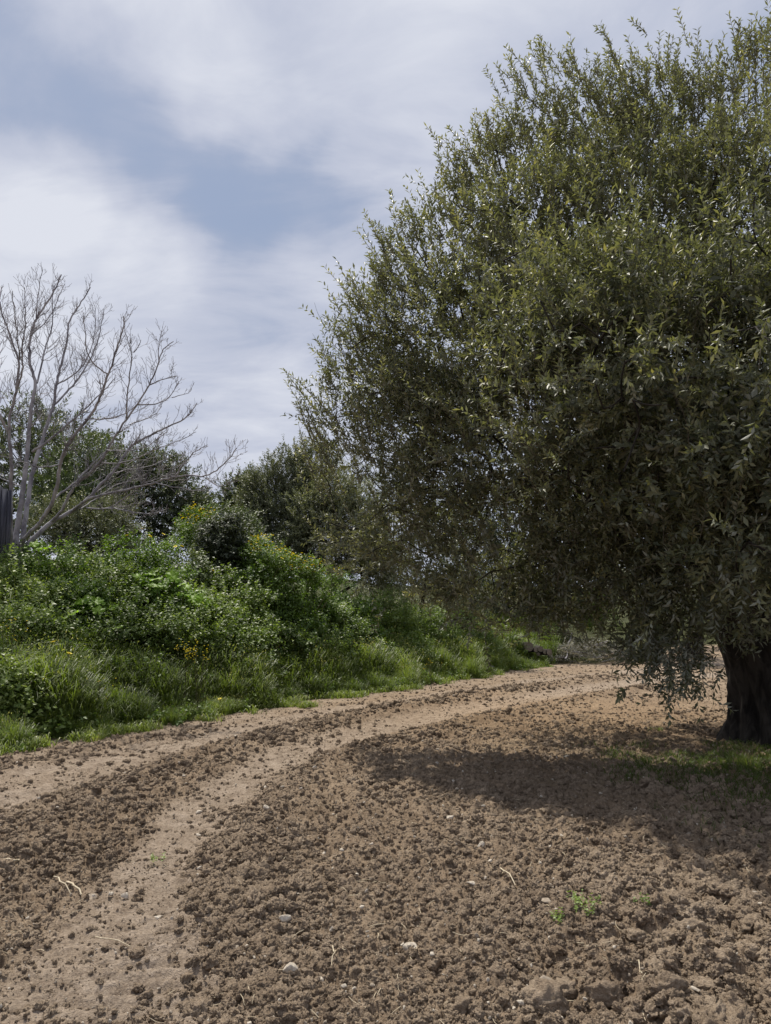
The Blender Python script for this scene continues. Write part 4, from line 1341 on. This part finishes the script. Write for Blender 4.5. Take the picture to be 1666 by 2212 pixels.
seedlings(1272, 1988, 26, .05, 'clover_seedling', 'small patch of bright green clover seedlings on the sunlit clods', .95)
seedlings(1204, 2012, 9, .02, 'leaf_sprout', 'little yellow green sprout below left of the clover patch', .95)
seedlings(1390, 1992, 8, .02, 'weed_sprout', 'tiny dark weed sprout right of the clover patch', .5)
seedlings(338, 1862, 8, .025, 'withered_sprout', 'small yellowish sprout lying in the wheel track', 1.0)

# ------------------------------------------------------------------ flowers and large lobed leaves
def flower_head(r_=.03, q=13):
    a = np.arange(q) * 2 * np.pi / q
    A_ = np.stack([np.cos(a), np.sin(a), .25 + 0 * a], 1)
    return leaves(np.zeros((q, 3)), A_, np.tile([0, 0, 1.0], (q, 1)), np.full(q, r_), np.full(q, r_ * .45), 0.1)


fv, ff = flower_head()
petal_mesh = np_mesh('flower_head', fv, ff, M_yel, {'tone': ('FACE', np.random.default_rng(1).uniform(0, 1, len(ff)))})
dv0, df0 = I1
disc_mesh = np_mesh('flower_centre', dv0 * np.array([.009, .009, .005]) + np.array([0, 0, .006]), df0, M_yel, {'tone': ('FACE', np.zeros(len(df0)))})
sv, sf = tubes(np.array([[(0, 0, -.32), (.01, 0, -.15), (0, 0, 0)]]), np.array([[.003, .003, .002]]), 4)
fstem_mesh = np_mesh('flower_stem', sv, sf, M_stem)
bpy.context.view_layer.update()
DG = bpy.context.evaluated_depsgraph_get()


def on_thicket(u, v, default, lift=.05):
    """where the sight line through (u, v) first meets the foliage: the plant sits there, on the outside of the thicket"""
    d = rdir(u, v)
    hit, loc, *_ = S.ray_cast(DG, Vector((0, 0, CAMZ)) + d * 7.5, d)
    if not hit or loc.y < 9.0 or loc.y > default + 4:
        return at(u, v, default)
    return np.array(loc) - np.array(d) * lift


FL = [(273, 1157, 14.0, 'first yellow daisy from the left on the crest below the domed tree'), (307, 1142, 14.1, 'topmost yellow daisy on the crest of the herb thicket'), (324, 1158, 14.0, 'yellow daisy just right of and below the topmost one'), (353, 1154, 14.2, 'yellow daisy at the right end of the crest row'),
      (379, 1181, 14.8, 'left one of the close pair of daisies on the mossy shrub'), (393, 1180, 14.8, 'right one of the close pair of daisies on the mossy shrub'), (459, 1232, 13.8, 'upper daisy above the round green bush'), (464, 1244, 13.7, 'lower daisy above the round green bush'),
      (501, 1260, 14.6, 'lone yellow daisy on the left flank of the round green bush'), (393, 1252, 13.4, 'yellow daisy at the top of the big lobed leaves'), (12, 1376, 10.8, 'yellow daisy at the left edge above the grass'), (33, 1383, 10.8, 'second yellow daisy from the left edge above the grass'),
      (156, 1418, 11.0, 'bright yellow daisy over the leafy verge left of the mustard'), (150, 1412, 11.0, 'yellow daisy touching the bright one left of the mustard'), (115, 1387, 11.5, 'faded daisy in the verge under the dark hollow'), (475, 1510, 12.3, 'low daisy near the dirt in the middle of the verge'),
      (609, 1206, 15.8, 'yellow daisy on top of the crest under the olive'), (83, 1235, 12.0, 'yellow daisy on the tangled bramble near the left edge')]
for (u, v, Yd, lab) in FL:
    p = on_thicket(u, v, Yd, .07)
    root = thing('yellow_daisy', lab, 'flower', tuple(p))
    s_ = 1.35 + .5 * rng.uniform()
    root.scale = (s_, s_, s_)
    root.rotation_euler = (rng.uniform(.1, .7), rng.uniform(-.3, .3), rng.uniform(0, 6))
    link('petals', petal_mesh, root)
    link('flower_centre', disc_mesh, root)
    link('flower_stem', fstem_mesh, root)

for (u, v, Yd, lab, nfl) in [(405, 1445, 12.4, 'tallest clump of yellow mustard in bloom above the verge grass', 42), (432, 1455, 12.3, 'thin mustard plant right of the tallest mustard clump', 24), (25, 1400, 10.9, 'yellow mustard plant in the leaves by the left edge', 14), (205, 1530, 10.9, 'sparse mustard plant low in the verge near the dirt', 8), (930, 1470, 17.5, 'small mustard plant in the sunny grass toward the big crown', 10)]:
    p = at(u, v, Yd)
    gzv = float(terrain(np.array([p[0]]), np.array([p[1]]), False)[0])
    root = thing('mustard_plant', lab, 'flower', (p[0], p[1], gzv))
    n_ = 6
    tops = np.array([p[0], p[1], max(gzv, p[2] - .1) + .42]) + rng.normal(size=(n_, 3)) * np.array([.10, .08, .07])
    t = np.linspace(0, 1, 5)[None, :, None]
    b0 = np.array([p[0], p[1], gzv]) + rng.normal(size=(n_, 3)) * np.array([.03, .03, 0])
    P = b0[:, None] * (1 - t) + tops[:, None] * t
    for q in range(n_):
        V, F = tubes(P[q:q + 1], np.full((1, 5), .004), 4)
        part('stem', V, F, M_stem, root)
    hp = np.repeat(tops, max(1, nfl // n_ + 1), 0)
    hp = hp + rng.normal(size=hp.shape) * np.array([.025, .025, .06])
    q = 4
    PP = np.repeat(hp, q, 0)
    a = np.tile(np.arange(q) * np.pi / 2, len(hp))
    V, F = leaves(PP, np.stack([np.cos(a), np.sin(a), .5 + 0 * a], 1), np.tile([0, 0, 1.0], (len(PP), 1)), np.full(len(PP), .017), np.full(len(PP), .015))
    part('blossom', V, F, M_yel, root, {'tone': ('FACE', rng.uniform(0.3, 1, len(F)))}, kind='stuff')


def lobed_leaf_mesh(r_=.09):
    n = 40
    a = np.linspace(-np.pi * .93, np.pi * .93, n)
    rad = r_ * (.72 + .28 * np.abs(np.cos(a * 2.5)) ** .7) * (1 + .05 * np.cos(a * 17))
    V = [(0, 0, 0)] + [(rr_ * math.sin(t_), rr_ * math.cos(t_) + .02, -.12 * (rr_ ** 2) / r_ + .012 * math.cos(t_ * 5)) for rr_, t_ in zip(rad, a)]
    F = [[0, k + 1, k] for k in range(1, n)]
    return np_mesh('leaf', np.array(V), np.array(F), M_big, {'tone': ('FACE', np.random.default_rng(3).uniform(.2, .9, len(F)))})


big_leaf = lobed_leaf_mesh()
stv, stf = tubes(np.array([[(0, 0, 0), (0, -.03, -.12), (0, -.02, -.3)]]), np.array([[.003, .004, .005]]), 4)
stalk_mesh = np_mesh('leaf_stalk', stv, stf, M_stem)
for (lab, spots) in [
    ('large-leaved plant with bright lobed leaves at the centre of the thicket', [(300, 1246), (312, 1241), (322, 1250), (308, 1256), (330, 1240), (342, 1236), (336, 1250), (372, 1244), (360, 1256), (352, 1266), (378, 1252), (318, 1262), (340, 1264), (392, 1262), (402, 1268)]),
    ('large-leaved plant at the lower left with flat spread lobed leaves', [(165, 1303), (178, 1300), (190, 1296), (205, 1300), (218, 1302), (230, 1308), (200, 1312), (184, 1314), (240, 1312), (170, 1318), (212, 1320), (240, 1342), (150, 1328), (252, 1355)]),
    ('lone cluster of lobed leaves on the light bush near the fig', [(62, 1180), (72, 1176), (84, 1180), (94, 1184), (78, 1186)]),
    ('large-leaved plant to the right of the central bright one', [(408, 1280), (420, 1284), (432, 1278), (416, 1294), (438, 1296), (426, 1304), (396, 1284), (444, 1310)])]:
    Yd = {0: 12.0, 1: 11.9, 2: 13.4, 3: 13.2}[[300, 165, 62, 408].index(spots[0][0])]
    c0 = at(spots[0][0], spots[0][1] + 30, Yd)
    root = thing('lobed_leaf_plant', lab, 'plant', tuple(c0))
    for (u, v) in spots:
        p = on_thicket(u, v, Yd, rng.uniform(.08, .2)) - c0
        o = link('leaf', big_leaf, root)
        o.location = p
        s_ = rng.uniform(1.0, 1.6)
        o.scale = (s_, s_, s_)
        o.rotation_euler = (rng.uniform(.2, 1.0), rng.uniform(-.35, .35), rng.uniform(-.9, .9))
        st_ = link('leaf_stalk', stalk_mesh, o)

# ------------------------------------------------------------------ bare fig tree
def crop(c):
    return c[0] * .3906, 542.3 + c[1] * .3906


FY = 14.6
limbs = [
    ([(88, 1640), (90, 1560), (110, 1450), (130, 1300), (150, 1150), (165, 950), (185, 800), (205, 730), (165, 640), (160, 560), (170, 460), (200, 370), (260, 290), (300, 220), (340, 130)], .085, .2),
    ([(60, 1640), (60, 1500), (60, 1350), (65, 1200), (60, 1080), (45, 1000), (60, 880), (95, 760), (110, 600), (75, 520), (50, 450), (10, 350), (0, 280)], .065, -.9),
    ([(125, 1640), (130, 1550), (150, 1400), (180, 1220), (220, 1090), (265, 950), (300, 850), (310, 740), (350, 580), (380, 480), (370, 420), (400, 350), (450, 290), (500, 200)], .078, 1.1),
    ([(110, 1610), (170, 1560), (230, 1500), (300, 1370), (320, 1280), (330, 1180), (370, 1080), (430, 990), (500, 920), (560, 800), (600, 680), (640, 560), (690, 410), (685, 360)], .062, -1.2),
    ([(140, 1630), (230, 1550), (280, 1500), (400, 1440), (470, 1390), (560, 1290), (620, 1230), (680, 1150), (720, 1070), (800, 1040), (880, 990), (960, 960), (1040, 920), (1090, 840)], .070, .9),
    ([(280, 1500), (340, 1450), (370, 1370), (400, 1310), (470, 1250), (560, 1170), (590, 1100), (640, 1020), (700, 930), (760, 850), (830, 740), (880, 620), (895, 540), (960, 500)], .055, -.6),
    ([(400, 1440), (480, 1370), (600, 1340), (750, 1310), (860, 1280), (970, 1245), (1090, 1240), (1140, 1255), (1200, 1210), (1260, 1160), (1310, 1090)], .040, -1.5),
    ([(1140, 1255), (1190, 1300), (1230, 1310), (1275, 1275)], .012, -1.7),
    ([(300, 1370), (350, 1330), (420, 1280), (500, 1190), (580, 1110), (640, 1060)], .03, .3),
    ([(700, 930), (705, 800), (720, 650), (740, 560), (700, 490), (685, 400)], .025, -.9),
    ([(300, 850), (370, 780), (450, 690), (520, 560), (560, 430), (575, 320)], .030, 1.4),
    ([(180, 1110), (260, 1060), (350, 980), (410, 930), (470, 880), (530, 810), (590, 760), (640, 700)], .034, .0),
    ([(95, 760), (130, 650), (120, 530), (145, 400), (140, 280), (135, 200)], .022, -1.2),
    ([(45, 1000), (10, 940), (-40, 800), (-60, 600), (-30, 430), (10, 200)], .035, -1.3),
    ([(205, 730), (230, 640), (250, 520), (290, 440), (290, 300), (295, 160)], .024, .6),
    ([(970, 1245), (1010, 1180), (1060, 1130), (1110, 1080), (1140, 1075)], .013, -1.1),
    ([(480, 1420), (560, 1435), (650, 1400), (740, 1330), (800, 1280), (950, 1230)], .022, -.9),
    ([(560, 1425), (650, 1420), (740, 1445), (830, 1460), (900, 1435)], .015, -1.2),
    ([(830, 740), (900, 710), (980, 690)], .012, -.8), ([(760, 850), (870, 850), (950, 810), (990, 720)], .016, -.2), ([(950, 810), (1045, 785)], .008, -.2),
    ([(720, 960), (800, 930), (880, 900), (895, 860)], .013, .2), ([(470, 930), (560, 930), (640, 925), (700, 900), (780, 830)], .016, -1.0),
    ([(310, 740), (390, 700), (460, 640), (500, 560), (530, 440), (525, 300)], .022, 1.8), ([(600, 680), (520, 640), (480, 560), (470, 440), (465, 340)], .014, -1.5),
    ([(170, 460), (230, 420), (300, 330), (340, 210), (360, 180)], .014, .8), ([(200, 370), (210, 260), (220, 170), (238, 100)], .012, .1), ([(110, 600), (90, 430), (75, 290), (70, 220)], .014, -1.4),
    ([(330, 1180), (250, 1200), (180, 1190), (100, 1150), (0, 1135)], .016, -1.6), ([(560, 1170), (640, 1180), (760, 1150), (840, 1100), (900, 1080), (990, 1050), (1060, 1020), (1085, 1000)], .016, .2),
    ([(130, 1300), (60, 1290), (0, 1240), (-60, 1230)], .014, .5), ([(860, 1280), (940, 1300), (1010, 1310), (1090, 1340), (1140, 1310)], .011, -1.2), ([(620, 1230), (700, 1210), (800, 1200), (880, 1170), (950, 1130), (1000, 1120)], .014, 1.4),
    ([(590, 1100), (700, 1110), (800, 1090), (850, 1060), (920, 1000)], .012, -1.4), ([(880, 620), (870, 560), (895, 440)], .010, -.5), ([(740, 560), (790, 500), (780, 490)], .008, -.7), ([(440, 1430), (520, 1380), (640, 1290), (760, 1260), (800, 1240)], .016, 1.2)]
bz = float(terrain(np.array([-7.0]), np.array([FY]), False)[0])
fig = thing('bare_fig_tree', 'leafless pale grey fig tree with many fine upswept branches at left', 'tree', (-7.0, FY, bz))
allp, alld, allr = [], [], []
frng = np.random.default_rng(42)
twP, twR = [], []
for (pl, r0, off) in limbs:
    uv = np.array([crop(c) for c in pl])
    s_ = np.concatenate([[0], np.cumsum(np.linalg.norm(np.diff(uv, axis=0), axis=1))])
    m_ = max(6, int(s_[-1] / 9))
    tq = np.linspace(0, s_[-1], m_)
    uu, vv = np.interp(tq, s_, uv[:, 0]), np.interp(tq, s_, uv[:, 1])
    # smooth corners a little
    for _ in range(4):
        uu[1:-1] = (uu[:-2] + 2 * uu[1:-1] + uu[2:]) / 4
        vv[1:-1] = (vv[:-2] + 2 * vv[1:-1] + vv[2:]) / 4
    frac = tq / s_[-1]
    if allp:
        q_ = np.array(allp)
        dd_ = np.linalg.norm(q_ - np.array([uu[0], vv[0]]), axis=1)
        kk = int(np.argmin(dd_))
        y0 = alld[kk] if (dd_[kk] < 14) else FY
        if dd_[kk] < 14 and r0 < .06:
            r0 = min(r0, allr[kk] * .9)
    else:
        y0 = FY
    Yd = y0 + (FY + off * 1.6 - y0) * frac ** .8
    P = np.array([at(a_, c_, d_) for a_, c_, d_ in zip(uu, vv, Yd)])
    P[1:-1] += frng.normal(size=(m_ - 2, 3)) * .006
    if r0 > .06:
        P[0, 2] = bz - .2
    R = (r0 * (1 - .86 * frac)) * .68 + .004
    allp += list(zip(uu, vv))
    alld += list(Yd)
    allr += list(R)
    V, F = tubes(P[None], R[None], 8)
    part('branch', V, F, M_fig, fig, smooth=True)
    # side twigs
    if frac[-1] > 0:
        step = np.linalg.norm(np.diff(P, axis=0), axis=1).cumsum()
        nt_ = int(step[-1] / (.12 if r0 > .03 else .085))
        for k_ in range(nt_):
            f_ = frng.uniform(.38 if r0 > .05 else .15, 1.0)
            ii = min(m_ - 2, int(f_ * (m_ - 1)))
            p0 = P[ii] * (1 - (f_ * (m_ - 1) - ii)) + P[ii + 1] * (f_ * (m_ - 1) - ii)
            tg = unit(P[ii + 1] - P[ii])
            sd_ = unit(np.cross(tg, frng.normal(size=3)))
            d_ = unit(tg * .75 + sd_ * .75 + np.array([0, 0, .15]))
            l_ = frng.uniform(.25, .85) * (1.1 - .75 * f_) * (1.0 if r0 > .02 else .7)
            rt = min(R[ii] * .5, .0085) * frng.uniform(.7, 1)

            def grow(p0, d_, l_, rt, lev):
                tt = np.linspace(0, 1, 7)[:, None]
                kink = np.cumsum(frng.normal(size=(7, 3)) * .020, axis=0) * l_ * 1.6
                kink[0] = 0
                Q = p0 + d_ * tt * l_ + np.array([0, 0, 1.0]) * tt ** 2 * l_ * .30 + kink
                twP.append(Q)
                twR.append(np.maximum(rt * (1 - .6 * tt[:, 0]), .0031))
                if lev > 0:
                    for _ in range(frng.integers(2, 5)):
                        g_ = frng.integers(2, 6)
                        t2 = unit(Q[g_ + 1] - Q[g_]) if g_ < 6 else d_
                        s2 = unit(np.cross(t2, frng.normal(size=3)))
                        grow(Q[g_], unit(t2 * .7 + s2 * .8), l_ * frng.uniform(.25, .5), rt * .65, lev - 1)

            grow(p0, d_, l_, rt, 1)
V, F = tubes(np.array(twP), np.array(twR), 3)
part('twigs', V, F, M_fig, fig, smooth=True, kind='stuff')
print('fig twigs', len(twP))

# ------------------------------------------------------------------ upright dark posts by the left edge
ps = thing('post_screen', 'dark blue grey weathered wooden plank screen leaning at the left edge beside the fig', 'fence', tuple(at(5, 1200, 14.0)))
for k_, (ut, ub) in enumerate([(-34, -44), (-22, -30), (-11, -16), (0, -4), (11, 5), (22, 14)]):
    a_, c_ = at(ut, 1052 + 4 * (k_ % 3), 14.0 + .02 * (k_ % 2)), at(ub, 1215, 14.0 + .02 * (k_ % 2))
    wv, dv_ = .043, .02
    V = []
    for p in (c_, a_):
        for sx, sy in ((-1, -1), (1, -1), (1, 1), (-1, 1)):
            V.append(p + np.array([sx * wv, sy * dv_, 0]))
    F = [[0, 1, 5, 4], [1, 2, 6, 5], [2, 3, 7, 6], [3, 0, 4, 7], [4, 5, 6, 7], [3, 2, 1, 0]]
    part('plank', V, np.array(F), M_plank, ps)

# ------------------------------------------------------------------ brush pile, logs, pole
bp0 = on_ground(1275, 1436)
pile = thing('brush_pile', 'heap of cut dried olive branches with silvery withered leaves on the verge', 'brush pile', (bp0[0], bp0[1] + .6, 0))
pr = np.random.default_rng(9)
for k_ in range(46):
    c_ = np.array([bp0[0] + pr.uniform(-1.35, 1.35), bp0[1] + .6 + pr.uniform(-.5, .7), 0])
    hh = .75 * math.sqrt(max(.05, 1 - ((c_[0] - bp0[0]) / 1.75) ** 2))
    c_[2] = pr.uniform(.1, hh)
    a_ = pr.uniform(-.7, .7) + (math.pi if pr.uniform() < .5 else 0)
    l_ = pr.uniform(.5, 1.1)
    d_ = np.array([math.cos(a_), math.sin(a_) * .6, pr.uniform(-.25, .35)])
    t = np.linspace(-.5, .5, 6)[:, None]
    P = c_ + d_ * l_ * t + np.cumsum(pr.normal(size=(6, 3)) * .02, axis=0)
    P[:, 2] = np.maximum(P[:, 2], .03)
    V, F = tubes(P[None], np.linspace(.016, .007, 6)[None] * pr.uniform(.6, 1.4), 5)
    part('branch', V, F, M_straw if k_ % 4 == 0 else M_fig, pile, smooth=True)
nn = 620
c_ = np.stack([bp0[0] + pr.uniform(-1.6, 1.6, nn), bp0[1] + .6 + pr.uniform(-.65, .9, nn), np.zeros(nn)], 1)
hh = .80 * np.sqrt(np.maximum(.02, 1 - ((c_[:, 0] - bp0[0]) / 1.75) ** 2)) * (.8 + .4 * vnoise(c_[:, 0] * 2, c_[:, 1] * 2, 5))
c_[:, 2] = hh * pr.uniform(.08, 1, nn) ** .6
V, F, A, st = twig_leaves(c_, pr.normal(size=(nn, 3)) * np.array([1, 1, .35]), pr.uniform(.2, .5, nn), 16, .07, .02, np.clip(.35 + pr.normal(size=nn) * .25, 0, 1), r=pr, stem_r=.006)
part('withered_foliage', V, F, M_dryleaf, pile, {'tone': ('FACE', A)}, kind='stuff')
part('dead_twigs', st[0], st[1], M_twig, pile, kind='stuff')

LG = [(1143, 1397, .16, 'thickest sawn log at the left end of the log row'), (1158, 1404, .08, 'thin dark log beside the thickest sawn log'), (1168, 1402, .10, 'middle sawn log with pale cut face'), (1178, 1408, .08, 'narrow log between the middle one and the brush pile'), (1187, 1409, .11, 'sawn log nearest the brush pile'), (1163, 1413, .06, 'short thin log lying in front of the log row')]
for q, (u, v, r_, lab) in enumerate(LG):
    yb = 26.0
    p = at(u, v, yb)
    gzv = float(terrain(np.array([p[0]]), np.array([p[1]]), False)[0])
    p[2] = max(p[2], gzv + r_)
    root = thing('log', lab, 'log', (p[0], p[1], p[2] - r_))
    dd_ = unit(np.array([rng.uniform(-.5, .5), 1.0, rng.uniform(-.05, .05)]))
    Pl = np.array([p, p + dd_ * .35, p + dd_ * .7])
    V, F = tubes(Pl[None], np.array([[r_, r_ * .95, r_ * .9]]), 12)
    part('bark', V, F, M_bark, root, smooth=True)
    ring = V[:12] - dd_ * .003
    Vd = np.concatenate([[p - dd_ * .004], ring])
    Fd = np.array([[0, 1 + k_, 1 + (k_ + 1) % 12] for k_ in range(12)])
    part('cut_face', Vd, Fd, M_logend, root)

pa, pb = at(1505, 1388, 33), at(1556, 1394, 33)
pts = [pa * (1 - t) + pb * t + np.array([0, 0, .06 * math.sin(t * 3.1)]) for t in np.linspace(0, 1, 7)]
zlow = min(p[2] for p in pts)
gg = float(terrain(np.array([pts[3][0]]), np.array([33.0]), False)[0])
pts = [p + np.array([0, 0, gg - zlow + .03]) for p in pts]
stick(pts, .03, M_straw, 'pole', 'pale bent pole lying on the far dirt left of the big trunk', 'pole')
ground_stick((1222, 1440), (1240, 1420), .03, 'cut_stick', 'pale forked stick leaning on the left front of the brush pile', 'stick', .25, mat=M_fig)

print('tris total', sum(len(o.data.loops) - 2 * len(o.data.polygons) for o in bpy.data.objects if o.type == 'MESH'))
